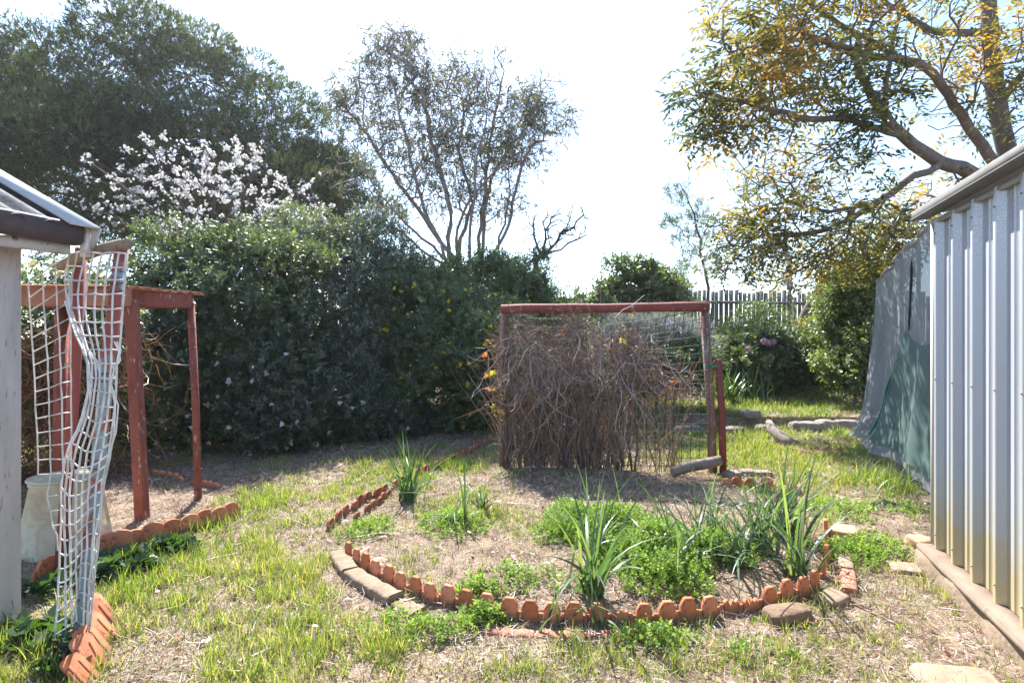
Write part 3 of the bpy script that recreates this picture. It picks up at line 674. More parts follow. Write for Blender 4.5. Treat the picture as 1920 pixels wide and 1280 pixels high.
for i, (px_, py_, sx, sz, lab) in enumerate([(1372, 800, .42, .16, 'dark rock nearest the trellis in the row edging the raised lawn'), (1405, 798, .34, .15, 'small dark rock second from the trellis edging the raised lawn'), (1438, 799, .36, .17, 'rock third from the trellis, beside the pale stump, edging the lawn'),
        (1508, 808, .44, .20, 'squared dark rock just right of the pale stump edging the lawn'), (1547, 806, .36, .21, 'upright grey rock between squared rocks edging the raised lawn'), (1585, 804, .40, .20, 'squared rock nearest the shade cloth edging the raised lawn'), (1290, 800, .5, .18, 'dark rock seen through the wire mesh edging the raised lawn')]):
    rock('edge_rock', G(px_, py_), (sx, .26, sz), greyst, lab, 'rock', rz=random.uniform(-.2, .2), seed=10+i, sq=.45, sink=.2, group=SG)
for i, (px_, py_) in enumerate([(1372, 893), (1402, 890), (1430, 892)]):
    rock('bed_rock', G(px_, py_), (.20, .14, .09), greyst, ['dark low rock nearest the trellis post behind the bed', 'middle dark low rock behind the leek bed', 'dark low rock farthest from the trellis post behind the bed'][i], 'rock', seed=30+i, group='low rocks behind the leek bed')
palewood = mat('bleached_timber', [(.3, (.17, .14, .115)), (.55, (.26, .215, .18)), (.75, (.11, .09, .072))], scale=5, rough=.9, bump=.5, bscale=40, stretch=(1, 1, 1))
p = G(1470, 835)
mb = MB(); mb.tube([p+[.10, -.15, .0], p+[.02, 0, .06], p+[-.05, .30, .20], p+[.0, .48, .27]], [.10, .09, .075, .05], 7)
tag(mb.build('tree_stump', palewood, None, base=p, smooth=True), 'bleached broken stump leaning on the rocks of the raised lawn', 'stump')
p = G(1660, 955); mb = MB(); q = []
for i in range(8):
    q.append([[p[0]-.14+i*.045+.02*math.sin(i), p[1]-.05+j*.035+.02*math.sin(i*1.7), p[2]+.03+.018*math.sin(i*1.3+j)+.01*j] for j in range(4)])
mb.grid(np.array(q)); tag(mb.build('plastic_scrap', blackm, None, base=p, smooth=True), 'crumpled scrap of black plastic on the path by the cloth', 'scrap')

# ------------------------------------------------------------------ rust red mesh trellis with log and spare post
rustpaint = mat('flaking_red_paint', [(.3, (.16, .040, .032)), (.55, (.23, .065, .05)), (.75, (.12, .035, .03))], scale=10, rough=.75, bump=.3, bscale=60, fine=((.36, .30, .27), 24, .665), stretch=(1, 1, .5))
rustgrey = mat('worn_red_post', [(.3, (.20, .11, .085)), (.5, (.27, .17, .14)), (.7, (.18, .065, .05))], scale=9, rough=.85, bump=.4, bscale=60, fine=((.38, .34, .30), 30, .62), stretch=(1, 1, .3))
TL = np.array([-.10, 6.85]); TR = np.array([2.26, 6.5])
trel = thing('mesh_trellis', (1.05, 6.7, onground(1.05, 6.7)), 'rust red post and rail trellis carrying green wire mesh', 'trellis')
zl, zr = onground(*TL), onground(*TR)
mb = MB(); mb.tube([(TL[0]+.0, TL[1], zl-.1), (TL[0]+.0, TL[1], .9), (TL[0]+.02, TL[1], 1.93)], [.06, .055, .055], 8); bevel(mb.build('post', rustgrey, trel), .004)
mb = MB(); mb.tube([(TR[0]+.04, TR[1], zr-.1), (TR[0], TR[1], .9), (TR[0]-.07, TR[1], 1.90)], [.055, .05, .05], 8); mb.build('post', rustgrey, trel)
mb = MB(); tt = np.linspace(0, 1, 9); mb.tube(np.stack([TL[0]-.03+(TR[0]-TL[0]+.0)*tt, TL[1]+(TR[1]-TL[1])*tt-.07, 1.885+.004*np.sin(tt*9)+.006*tt], 1), [.052, .056, .053, .056, .052, .055, .052, .056, .054], 8); mb.build('top_rail', rustpaint, trel)
wire = mat('green_wire', [(.3, (.02, .075, .045)), (.7, (.03, .11, .07))], scale=10, rough=.5, bump=0)
mb = MB(); nx, nz = 24, 18
def wire_pt(a, b):
    x = TL[0]+(TR[0]-.03-TL[0])*a; y = TL[1]+(TR[1]-TL[1])*a-.075
    z = .08+b*(1.72)-.10*a*(1-a)*b*2+.16*(a-.55)*(a > .55)*b-.12*(a < .98)*(1-a)*sstep(.7, 1, b)*(a > .45)
    return np.array([x+.012*math.sin(b*9+a*5), y+.02*math.sin(a*7+b*5), z])
for i in range(nx+1): mb.tube([wire_pt(i/nx, b) for b in np.linspace(0, 1, 12)], .0042, 4, cap=False)
for j in range(nz+1): mb.tube([wire_pt(a, j/nz) for a in np.linspace(0, 1, 22)], .0042, 4, cap=False)
mb.build('wire_mesh', wire, trel)
mb = MB(); k = np.linspace(0, 4*np.pi, 40); mb.tube(np.stack([TR[0]-.0+.075*np.cos(k)+.04, TR[1]-.02+.085*np.sin(k), 1.20+.012*k/6], 1), .007, 5); mb.build('green_tie', mat('green_string', [(.3, (.01, .22, .12)), (.7, (.02, .28, .16))], rough=.6, bump=0), trel)
p = np.array([TR[0]+.075, TR[1]-.09, onground(TR[0]+.08, TR[1]-.1)])
post = thing('spare_post', p, 'shorter red steel post with notches tied beside the right trellis post', 'post')
mb = MB(); mb.tube([p+[.045, 0, -.1], p+[.03, 0, .7], p+[-.01, 0, 1.30]], [.042, .04, .038], 8); mb.build('shaft', rustpaint, post)
mb = MB()
for k in range(22):
    mb = MB(); mb.box(p+[.085-.075*k/22, 0, .05+k*.055], (.022, .02, .016)); mb.build('notch', rustpaint, post)
A_ = W(1258, 886, 6.25); B_ = W(1352, 860, 6.25)
mb = MB(); mb.tube([A_+(B_-A_)*t+np.array([0, 0, .012*math.sin(t*5)]) for t in np.linspace(0, 1, 7)], [.05, .058, .06, .06, .062, .06, .054], 9); tag(mb.build('log', palewood, None, base=A_, smooth=True), 'short weathered log propped against the foot of the trellis posts', 'log')

# ------------------------------------------------------------------ paling fence at the back
palmat = mat('grey_paling', [(.3, (.085, .08, .078)), (.55, (.15, .14, .135)), (.75, (.10, .085, .08))], scale=4, rough=.9, bump=.3, bscale=30, stretch=(6, 6, .4))
def fence(A, B, label, z0, z1, step_, top, seed):
    r_ = random.Random(seed); A = np.array(A, float); B = np.array(B, float); L_ = np.linalg.norm(B-A); u = (B-A)/L_; nn = np.array([-u[1], u[0]])
    if nn[1] > 0: nn = -nn
    f = thing('paling_fence', (A[0], A[1], z0), label, 'fence')
    U3 = np.array([u[0], u[1], 0]); N3 = np.array([nn[0], nn[1], 0]); mb = MB(); s_ = 0
    while s_ < L_:
        if r_.random() > .02:
            wd_ = r_.uniform(.095, .125); h = top+r_.uniform(-.05, .04)*1.2-(.12 if r_.random() < .06 else 0); zb = z0+(z1-z0)*s_/L_
            t = unit(np.array([r_.gauss(0, .012)*u[0], r_.gauss(0, .012)*u[1], 1])); c = A+u*s_
            mb.box((c[0], c[1], zb+h/2-.03), (wd_, .018, h), [U3, N3, (0, 0, 1)], rnd=r_.random())
        s_ += wd_+r_.choice([.006, .01, .016, .022, .035])*step_
    mb.build('paling_panel', palmat, f)
    for hgt in (.35, top-.38):
        mb = MB(); mb.beam((A[0]+nn[0]*.05, A[1]+nn[1]*.05, z0+hgt), (B[0]+nn[0]*.05, B[1]+nn[1]*.05, z1+hgt), .06, .09); mb.build('rail', palmat, f)
    k = 1.2
    while k < L_:
        c = A+u*k+nn*.13; mb = MB(); mb.box((c[0], c[1], z0+(z1-z0)*k/L_+.7), (.1, .1, 1.4), [U3, N3, (0, 0, 1)]); mb.build('post', palmat, f); k += 2.6
    return f
fence((5.45, 18.6), (13.5, 14.3), 'grey timber paling fence with bright gaps on the right behind the shrubs', 1.44, 1.0, 1.0, 1.74, 3)
fence((-2.2, 25.6), (5.2, 18.9), 'far lower grey paling fence running back behind the dense bush', 1.42, 1.42, .6, 1.80, 4)
# ------------------------------------------------------------------ house corner (left)
E1 = unit(np.array([-.343, -1.0, 0])); E2 = unit(np.array([-1.0, .343, 0])); HB = np.array([-2.30, 3.05, 2.10])
house = thing('house', (-2.7, 2.9, 0), 'corner of an old house with grey corrugated roof, dark gutter and pale post', 'house')
def postmat():
    m = mat('pale_post_paint', [(.3, (.40, .36, .33)), (.6, (.52, .48, .45)), (.8, (.30, .27, .26))], scale=3, rough=.85, bump=.25, bscale=50, stretch=(3, 3, .5), fine=((.24, .22, .22), 22, .66)); return m
pm = postmat()
c = W(7, 640, 2.96)
mb = MB(); mb.box((c[0]-.005, c[1], 1.0), (.105, .11, 2.06), [E2, E1, (0, 0, 1)]); bevel(mb.build('post', pm, house), .004)
mb = MB(); mb.box((c[0]-.066, c[1]-.035, 1.0), (.022, .13, 2.06), [E2, E1, (0, 0, 1)]); mb.build('cover_board', mat('tan_board', [(.3, (.50, .36, .25)), (.7, (.62, .48, .36))], scale=4, stretch=(4, 4, .4), rough=.8), house)
roofm = mat('grey_corrugated', [(.25, (.07, .066, .066)), (.5, (.14, .135, .13)), (.75, (.20, .195, .19))], scale=6, rough=.85, bump=.3, bscale=50, fine=((.10, .09, .09), 18, .58))
rt = E2*.90+np.array([0, 0, .43]); rt = unit(rt); nrm = unit(np.cross(rt, E1)); nrm = nrm*np.sign(nrm[2])
mb = MB(); q = []
for i in range(0, 281):
    s_ = .03+i*3.6/280; q.append([HB+E1*s_+rt*t+nrm*.022*math.sin(s_/.15*2*math.pi)+np.array([0, 0, .012]) for t in (-.05, 1.5, 3.2)])
mb.grid(np.array(q)); mb.build('roof', roofm, house, smooth=True)
whitepeel = mat('peeling_white_paint', [(.35, (.66, .64, .62)), (.62, (.76, .75, .73)), (.70, (.30, .21, .16))], scale=9, rough=.8, bump=.4, bscale=40, fine=((.26, .17, .12), 16, .62))
mb = MB(); cap0 = HB+np.array([0, 0, .035]); mb.box(cap0+rt*1.55+E1*.05+nrm*.012, (3.3, .15, .012), [rt, E1, nrm]); mb.box(cap0+rt*1.55-E1*.028-nrm*.045, (3.3, .012, .11), [rt, E1, nrm]); mb.build('barge_capping', mat('white_capping', [(.3, (.42, .42, .42)), (.7, (.52, .52, .52))], scale=8, rough=.6, bump=.1), house)
mb = MB(); mb.box(HB-E1*.012+np.array([0, 0, -.06])-E2*.0, (.05, .024, .17), [E2, E1, (0, 0, 1)]); mb.build('barge_end', whitepeel, house)
gm = mat('dark_gutter', [(.3, (.050, .040, .045)), (.6, (.085, .065, .070)), (.8, (.14, .08, .06))], scale=9, rough=.6, bump=.2)
mb = MB(); prof = [(.0, .045), (-.075, .05), (-.082, .035), (-.075, -.04), (-.05, -.06), (0, -.06)]
q = []
for s_ in np.linspace(.02, 3.5, 25): q.append([HB+E1*s_-E2*.0+(-E2)*(-a-.04)*1.0*(1)+np.array([0, 0, b-.03+.006*math.sin(s_*4)]) for a, b in prof])
Q = np.array(q); mb.grid(Q); mb.add(Q[0], [[list(range(6))]]); mb.add(Q[-1], [[list(range(6))[::-1]]]); mb.build('gutter', gm, house)
mb = MB(); mb.box(HB+E1*1.78+E2*.075+np.array([0, 0, -.105]), (3.5, .05, .06), [E1, E2, (0, 0, 1)]); mb.build('eave_beam', whitepeel, house)
mb = MB(); mb.box(HB+E1*1.78+E2*.40+np.array([0, 0, -.062]), (3.5, .6, .02), [E1, E2, (0, 0, 1)]); mb.build('soffit', wornwood, house)

# ------------------------------------------------------------------ open red shelter behind the net
redwood = mat('faded_red_timber', [(.3, (.185, .056, .040)), (.55, (.26, .086, .062)), (.75, (.14, .045, .034))], scale=7, rough=.85, bump=.35, bscale=50, stretch=(2, 2, .5), fine=((.46, .38, .33), 22, .66))
rustroof = mat('rusty_corrugated', [(.3, (.33, .12, .06)), (.55, (.44, .19, .11)), (.75, (.24, .085, .05))], scale=9, rough=.85, bump=.3)
pa = G(268, 972); pb = G(372, 937)
sh = thing('shelter', (-3.6, 5.4, 0), 'small open shelter of faded red posts and beams under a rusty corrugated sheet', 'shelter')
Ta = W(246, 585, pa[1]); Tb = W(358, 568, pb[1]); Tc = W(20, 585, 4.75)
Td = Tb+(Tc-Ta)*.95
mb = MB(); mb.beam(pa-[0, 0, .1], [Ta[0], Ta[1], 1.86], .085, .085, up=(0, 1, 0)); mb.beam(pa+[-.06, -.0, 1.45], [Ta[0]-.075, Ta[1], 1.80], .03, .07, up=(0, 1, 0)); bevel(mb.build('post', redwood, sh), .006)
mb = MB(); mb.tube([pb-[0, 0, .1], (pb+Tb)/2*[1, 1, 0]+[.01, 0, .9], [Tb[0], Tb[1], 1.86]], .033, 6); mb.build('post', redwood, sh)
mb = MB()
for k in range(9): mb.tube([[pb[0]+(Tb[0]-pb[0])*(k+.6)/10+math.cos(a)*.037, pb[1]+math.sin(a)*.037, .1+k*.19] for a in np.linspace(0, 2*math.pi, 9)], .004, 4)
mb.build('wire_rings', darkpole, sh)
mb = MB(); mb.beam([Tc[0]-.3, Tc[1], -.1], [Tc[0]-.3, Tc[1], 1.84], .08, .08, up=(0, 1, 0)); mb.build('post', redwood, sh)
e_ = Td*np.array([1, 1, 0]); mb = MB(); mb.beam([-4.15, e_[1]-.1, -.1], [-4.12, e_[1]-.1, 1.84], .08, .08, up=(0, 1, 0)); mb.build('post', redwood, sh)
mb = MB(); mb.beam([Ta[0]-.10, Ta[1]-.05, 1.865], [Tb[0]+.02, Tb[1]-.05, 1.875], .05, .12); bevel(mb.build('side_beam', redwood, sh), .005)
mb = MB(); mb.beam([Tc[0]-.5, Tc[1]-.05, 1.87], [Ta[0]+.03, Ta[1]-.06, 1.87], .06, .15); bevel(mb.build('front_beam', mat('pale_orange_beam', [(.3, (.31, .125, .078)), (.6, (.40, .20, .13)), (.8, (.22, .08, .052))], scale=7, rough=.85, stretch=(1, 1, 1), bump=.3), sh), .005)  # front beam lighter and more orange than the other beams
mb = MB(); mb.beam([Td[0]-.5, Td[1], 1.87], [Tb[0], Tb[1]+.02, 1.87], .06, .11); mb.build('rear_beam', redwood, sh)
mb = MB(); q = []
u2 = (Tb-Ta)*[1, 1, 0]; L2 = np.linalg.norm(u2); u2 = u2/L2
for i in range(121):
    s_ = -.10+i*(L2+.22)/120
    q.append([[Ta[0]+u2[0]*s_+t*(Tc-Ta)[0], Ta[1]+u2[1]*s_-.03+t*(Tc-Ta)[1], 1.955+.013*math.sin(s_/.105*2*math.pi)+.004*math.sin(s_*13)] for t in (-.05, .3, .7, 1.25)])
mb.grid(np.array(q)); m_ = mb.build('roof_sheet', rustroof, sh, smooth=True); sm = m_.modifiers.new('thick', 'SOLIDIFY'); sm.thickness = .003

# ------------------------------------------------------------------ netted poles, log, net, pot
def polemat():
    m = mat('red_blue_pole_paint', [(.40, (.30, .085, .06)), (.475, (.34, .11, .08)), (.505, (.22, .30, .33)), (.62, (.28, .37, .41))], scale=3.2, rough=.7, bump=.25, bscale=50, stretch=(1.5, 1.5, .9), fine=((.12, .05, .04), 26, .66)); return m
p0 = G(143, 1218); p1 = W(229, 462, 2.86)
pole = thing('netted_pole', p0, 'leaning pole with flaking red and pale blue paint wrapped in white net', 'pole')
mb = MB(); mb.tube([p0-[0, 0, .1], p0+(p1-p0)*.35+[.008, 0, 0], p0+(p1-p0)*.7-[.006, 0, 0], p1], [.033, .032, .031, .031], 12); mb.build('shaft', polemat(), pole)
for t in (.27, .43, .645, .87):
    c = p0+(p1-p0)*t; mb = MB(); mb.tube([[c[0]+math.cos(a)*.036, c[1]+math.sin(a)*.036, c[2]+.008*math.sin(a*2)+.006*a] for a in np.linspace(0, 4*math.pi, 22)], .0028, 4); mb.build('tie_wire', darkpole, pole)
r0 = np.array([-2.885, 3.62, -.08]); r1 = np.array([-2.725, 3.60, 2.09])
mb = MB(); mb.tube([r0, (r0+r1)/2+[.012, 0, 0], r1], .034, 10); tag(mb.build('red_pole', mat('plain_red_pole', [(.3, (.24, .06, .05)), (.6, (.31, .085, .065)), (.8, (.18, .05, .04))], scale=8, rough=.75, bump=.2), None, base=r0*[1, 1, 0]), 'plain dull red pole standing between the two white net panels', 'pole')
la, lb = W(112, 500, 3.66), W(240, 452, 2.80)
mb = MB(); tt = np.linspace(0, 1, 9); mb.tube([la+(lb-la)*t+np.array([0, 0, .018*math.sin(t*4)]) for t in tt], [.026, .032, .034, .031, .035, .031, .033, .034, .024], 9)
tag(mb.build('cross_log', mat('old_log', [(.3, (.15, .12, .095)), (.55, (.28, .21, .14)), (.75, (.12, .10, .085))], scale=6, rough=.9, bump=.6, bscale=30), None, base=la, smooth=True), 'split weathered log lying across the tops of the netted poles', 'log')
netmat = mat('white_net_plastic', [(.33, (.42, .41, .36)), (.5, (.62, .615, .59)), (.7, (.72, .72, .70))], scale=14, rough=.5, bump=0)
net = thing('garden_net', (-2.4, 3.0, 0), 'white plastic square mesh net hanging torn from the two poles', 'net')
def strands(mb, P, r=.0042, skip=None):
    a, b = P.shape[:2]
    for i in range(a): mb.tube(P[i], r, 5, cap=False)
    for j in range(b): mb.tube(P[:, j], r*.92, 5, cap=False)
U = np.array([0, 1, 2, 3]); V = np.linspace(0, 1, 15); P = np.zeros((4, 15, 3))
xt = [52, 79, 103, 128]; xm = [66, 92, 116, 134]; xb = [72, 96, 118, 134]; yt = [532, 512, 494, 480]
for i in range(4):
    for j, v in enumerate(V):
        x_ = (xt[i]*(1-v)**2+2*xm[i]*v*(1-v)+xb[i]*v*v); y_ = yt[i]+(888-yt[i])*v
        P[i, j] = W(x_+random.uniform(-1, 1), y_+random.uniform(-1.5, 1.5), 3.42-.06*i*(i < 3)+.02*math.sin(v*7+i))
mb = MB(); strands(mb, P)
mb.tube([P[1, -1], W(88, 930, 3.35), W(95, 958, 3.35), W(98, 985, 3.33), W(107, 1002, 3.33), W(108, 1032, 3.3)], .004, 5, cap=False)
for y_, x_ in ((930, 108), (958, 112), (985, 113)): mb.tube([W({930: 88, 958: 95, 985: 98}[y_], y_, 3.35), W(x_, y_-2, 3.35)], .004, 5, cap=False)
mb.build('left_panel', netmat, net)
ysL = [472, 520, 580, 620, 660, 690, 740, 790, 850, 915, 1040, 1100, 1180]; xl = [131, 121, 126, 138, 156, 166, 164, 153, 126, 115, 112, 108, 102]
ysR = [466, 560, 640, 690, 750, 833, 936, 1040, 1120, 1180]; xr = [238, 231, 226, 219, 216, 208, 192, 183, 173, 168]
nr, ncl = 28, 8; P = np.zeros((ncl, nr, 3))
for i in range(ncl):
    for j in range(nr):
        v = j/(nr-1); y_ = 474+(1176-474)*v; u = i/(ncl-1)
        a = np.interp(y_, ysL, xl); b = np.interp(y_, ysR, xr); wpx = (b-a)/F*2.9; slack = math.sqrt(max(0, .27**2-wpx**2))/(ncl-1)
        xx_ = a+(b-a)*(u**(1.0+.55*math.sin(v*4)))
        dd = 3.15*(1-sstep(.05, .35, v))*(1-u)+2.735*(1-(1-sstep(.05, .35, v))*(1-u))+((-1)**i)*slack*.55*(i not in (0,))
        yy = y_+(14*math.sin(u*5+v*9))*sstep(.3, .6, v)+18*(u-.5)*sstep(.35, .8, v)*-1+random.uniform(-2, 2)
        P[i, j] = W(xx_+random.uniform(-1.3, 1.3), yy, dd)
mb = MB(); strands(mb, P, .0047)
# the loose folded edge that hugs the pole
e = [(214, 640), (222, 655), (226, 675), (214, 692), (208, 720), (216, 760), (214, 810), (206, 860), (196, 905), (188, 950), (178, 1000), (172, 1060), (176, 1100), (170, 1140), (164, 1180)]
for k in range(2): mb.tube([W(x_+k*6*math.sin(i*1.3+k), y_, 2.73-.02*k) for i, (x_, y_) in enumerate(e)], .0034, 5, cap=False)
# gathered ridge that runs from the top left to the pole
g_ = [(124, 560), (134, 590), (146, 620), (158, 645), (172, 668), (186, 688), (192, 710)]
for k in range(3): mb.tube([W(x_+4*math.sin(i*1.7+k*2), y_+4*math.cos(i+k*3), 2.95-.01*k) for i, (x_, y_) in enumerate(g_)], .0036, 5, cap=False)
mb.build('right_panel', netmat, net)
pb_ = G(124, 1026)
bucket = thing('tapered_bin', pb_, 'stained pale yellow plastic bin upside down behind the netted poles', 'bin')
binm = mat('stained_cream_plastic', [(.32, (.42, .36, .16)), (.45, (.56, .52, .38)), (.56, (.46, .37, .26)), (.66, (.52, .48, .36)), (.78, (.28, .24, .10))], scale=5, rough=.6, bump=.15)
mb = MB(); th = np.linspace(0, 2*np.pi, 33); prof = [(.285, -.02), (.280, .04), (.272, .05), (.205, .47), (.212, .48), (.214, .51), (.202, .515), (.18, .48), (.175, .44), (0.001, .43)]
mb.grid(np.array([[[pb_[0]+r*math.cos(a)*1.05, pb_[1]+r*math.sin(a), pb_[2]+z] for r, z in prof] for a in th])); mb.build('body', binm, bucket, smooth=True)
mb = MB(); mb.tube([pb_+[.216*1.05*math.cos(a), .214*math.sin(a), .515] for a in th], .010, 6); mb.build('rim', binm, bucket)

# ------------------------------------------------------------------ shrubs on the left
def shrub(name, label, cat, ells, n, nl, size, ll, lw, mats, hue=(.5, .25), amp=.22, depth=.3, seed=1, spread=.9, flowers=None, group=None, stems=6, stemmat=None, up=.45, low=None, clump=.22, inner=.55):
    c0 = np.mean([e[0] for e in ells], 0); bz = onground(c0[0], c0[1])
    t = thing(name, (c0[0], c0[1], bz), label, cat, group)
    P, Nn = blob_points(ells, n, amp, 1.6, depth, seed, low, clump)
    A = unit(Nn*.9+np.array([0, 0, up])+rng.normal(size=P.shape)*.4)
    hv = np.clip(hue[0]+hue[1]*2*(fbm(P*1.3, seed+5, 2)-.5)+.08*rng.normal(size=len(P)), 0, 1)
    mb = MB(); sprigs(mb, P, A, nl, size, ll, lw, hv, spread)
    P2, N2 = blob_points([(c, np.asarray(r)*.86) for c, r in ells], int(n*inner)+8, amp*.6, 1.6, depth*1.3, seed+1, low)
    sprigs(mb, P2, unit(N2*.6+rng.normal(size=P2.shape)*.6+[0, 0, .3]), nl, size, ll*1.15, lw*1.25, np.clip(hue[0]+.1*rng.normal(size=len(P2)), 0, 1), spread)
    mb.build('foliage', mats, t)
    tr = Tree()
    k0 = None
    for k in range(stems):
        a = rng.random()*6.28; e = ells[k % len(ells)]; r = min(e[1][0], e[1][1])
        f = np.array([c0[0]*.3+e[0][0]*.7+.25*r*math.cos(a), c0[1]*.3+e[0][1]*.7+.25*r*math.sin(a), 0]); f[2] = onground(f[0], f[1])-.05
        tr.P and None
        st = tr.node(f, -1, .02)
        tr.limb([f, (f+np.array(e[0]))/2+[.1*math.cos(a), .1*math.sin(a), 0], np.array(e[0])+[.5*r*math.cos(a), .5*r*math.sin(a), .3*e[1][2]]], .025, .012, start=st)
    sel = P[rng.choice(len(P), min(len(P), 70), replace=False)]
    tr.grow(sel, step=.35, jit=.03)
    mb = MB(); tr.mesh(mb, tip=.003, cap=.05); mb.build('stems', stemmat or barkm, t)
    if flowers:
        for nm, cnt, sz, npet, fm, sel_ in flowers:
            w_ = np.array([sel_(p, q) for p, q in zip(P, Nn)], float); w_ = w_/w_.sum(); idx = rng.choice(len(P), cnt, p=w_)
            C = P[idx]+Nn[idx]*.07; mb = MB(); sprigs(mb, C, unit(Nn[idx]+[0, -.5, .3]), npet, .01, sz, sz*.7, rng.random(cnt), 1.0); mb.build(nm, fm, t)
    return t
barkm = mat('shrub_bark', [(.3, (.10, .075, .06)), (.7, (.19, .15, .12))], scale=12, rough=.95, bump=.3)
GLOSSY = leafmat('dark_glossy_leaf', [(0, (.030, .046, .026)), (.5, (.066, .095, .044)), (.8, (.135, .18, .058)), (1, (.22, .265, .075))], trans=.38, gloss=.06, rough=.45, tcol=(1.6, 1.65, .65))
GREYLF = leafmat('grey_green_leaf', [(0, (.045, .062, .040)), (.5, (.10, .125, .078)), (1, (.24, .265, .18))], trans=.36, gloss=.085, rough=.45, tcol=(1.5, 1.6, .6))
JASM = leafmat('mid_green_leaf', [(0, (.038, .058, .026)), (.5, (.078, .115, .044)), (.8, (.14, .19, .06)), (1, (.22, .26, .08))], trans=.42, gloss=.06, rough=.45, tcol=(1.65, 1.7, .6))
YEL = leafmat('yellow_petal', [(0, (.62, .48, .03)), (1, (.78, .66, .06))], trans=.35, gloss=.02, tcol=(1, 1, .8))
WHI = leafmat('white_petal', [(0, (.66, .64, .62)), (1, (.80, .78, .77))], trans=.4, gloss=.02, tcol=(1, 1, 1))
shrub('dense_shrub', 'broad dark glossy shrub behind the red shelter with bright yellow green top', 'shrub',
      [((-4.9, 8.9, 1.5), (1.2, 1.0, 1.75)), ((-3.9, 8.7, 1.45), (1.1, 1.0, 1.65)), ((-4.4, 9.2, 2.3), (1.0, .9, 1.0)), ((-5.6, 9.3, .9), (1.0, .9, 1.0)), ((-3.5, 8.3, .8), (.9, .8, .95)), ((-4.7, 8.3, .75), (1.0, .7, .9))],
      9000, 10, .16, .072, .030, GLOSSY, hue=(.45, .35), seed=3, amp=.28, flowers=[('white_flowers', 60, .05, 6, WHI, lambda p, n: float(p[2] < 1.4 and n[1] < -.2))])
shrub('grey_shrub', 'tall rounded shrub with silvery grey green leaves in the middle of the left screen', 'shrub',
      [((-3.45, 10.2, 2.0), (1.0, 1.0, 1.75)), ((-2.7, 10.4, 2.2), (1.0, 1.0, 1.5)), ((-3.9, 10.0, 1.1), (.8, .8, 1.2)), ((-2.6, 9.9, .9), (.9, .8, 1.0)), ((-3.2, 9.5, .6), (.9, .6, .7))],
      8000, 10, .15, .062, .026, GREYLF, hue=(.5, .3), seed=9, amp=.24)
shrub('yellow_flowered_shrub', 'large spreading green shrub dotted with yellow flowers beside the trellis', 'shrub',
      [((-1.55, 10.2, 1.3), (1.25, 1.0, 1.5)), ((-.55, 10.3, 1.2), (.95, .9, 1.15)), ((-2.0, 10.8, 1.8), (1.0, 1.0, 1.2)), ((-1.0, 9.7, .7), (1.1, .7, .8)), ((-.2, 10.6, .9), (.7, .8, 1.0)), ((-.9, 10.9, 1.5), (.9, .8, 1.1))],
      9500, 10, .16, .065, .026, JASM, hue=(.45, .35), seed=14, amp=.26, flowers=[('yellow_flowers', 170, .048, 6, YEL, lambda p, n: float(n[1] < .1)*(1.0 if p[0] > -2.3 else .1))])
shrub('back_shrub', 'loose yellowish green shrub rising behind the left end of the trellis', 'shrub',
      [((.1, 12.6, 1.75), (1.1, .9, 1.5)), ((.8, 12.9, 1.35), (.75, .8, 1.25)), ((-.9, 12.4, 2.1), (1.2, .8, 1.3)), ((.3, 12.2, .8), (.9, .7, .8))],
      5200, 10, .19, .075, .032, JASM, hue=(.6, .35), seed=21, amp=.34)
shrub('low_shrub', 'low dim shrub with small white flowers at the foot of the dark glossy shrub', 'shrub',
      [((-3.25, 7.9, .45), (.6, .5, .55)), ((-2.6, 8.5, .35), (.7, .5, .45)), ((-2.0, 9.0, .25), (.6, .4, .35))],
      1900, 9, .14, .065, .024, GLOSSY, hue=(.3, .2), seed=25, flowers=[('white_flowers', 45, .045, 6, WHI, lambda p, n: float(n[1] < 0))])
shrub('flowering_shrub', 'tall thin shrub with pale yellow flower heads behind the net panel', 'shrub',
      [((-5.4, 6.9, 1.7), (.8, .5, .75)), ((-5.1, 6.8, 1.0), (.7, .5, .8))], 900, 9, .16, .07, .028, JASM, hue=(.5, .3), seed=28,
      flowers=[('yellow_heads', 26, .085, 14, leafmat('pale_yellow_head', [(0, (.66, .52, .16)), (1, (.80, .70, .36))], trans=.3, gloss=.02, tcol=(1, 1, .8)), lambda p, n: float(p[2] > 2.0))])
# ------------------------------------------------------------------ dry vines
VINE = leafmat('dry_vine_stem', [(0, (.085, .055, .045)), (.35, (.175, .118, .097)), (.7, (.30, .222, .19)), (1, (.49, .42, .385))], trans=.2, gloss=.03, rough=.5, tcol=(1, .85, .7))
def curls(mb, C, D, L, wd, rnd, k=5, curl=.5):
    n = len(C); t = np.linspace(0, 1, k); D = unit(D); P = np.zeros((n, k, 3)); P[:, 0] = C; d = D
    for i in range(1, k):
        d = unit(d+rng.normal(size=(n, 3))*curl); P[:, i] = P[:, i-1]+d*(L/(k-1))[:, None]
    ribbon(mb, P, np.repeat(wd[:, None], k, 1)*np.linspace(1, .5, k)[None], rand_dirs(n), rnd)
def vine_fill(u, v):                    # how much dead growth hangs at (u along the rail, v height 0..1)
    top = .93+.05*np.sin(u*23)-.10*sstep(.35, .62, u)-.30*sstep(.62, .86, u)
    body = (v < top)*(u < .86-.05*np.sin(v*9))
    dens = np.where((u > .6) & (v < .44), .12, 1.0)*np.where((u > .42) & (v < .35), .6, 1.0)
    dens = dens*np.where((u > .70) & (v > .30) & (v < .42), 1.3, 1.0)*np.where((u > .78) & (v > .45), .7, 1)
    return body*dens
vn = thing('dry_vine', (1.0, 6.7, 0), 'tangle of dead brown climbing vine smothering the mesh trellis', 'vine')
n = 10500; u = rng.random(n)*.99-.06; v = rng.random(n)**1.1; ok = rng.random(n) < vine_fill(u, v)*np.where(u < 0, .45*((v > .3) & (v < .85)), 1); u, v = u[ok], v[ok]; n = len(u)
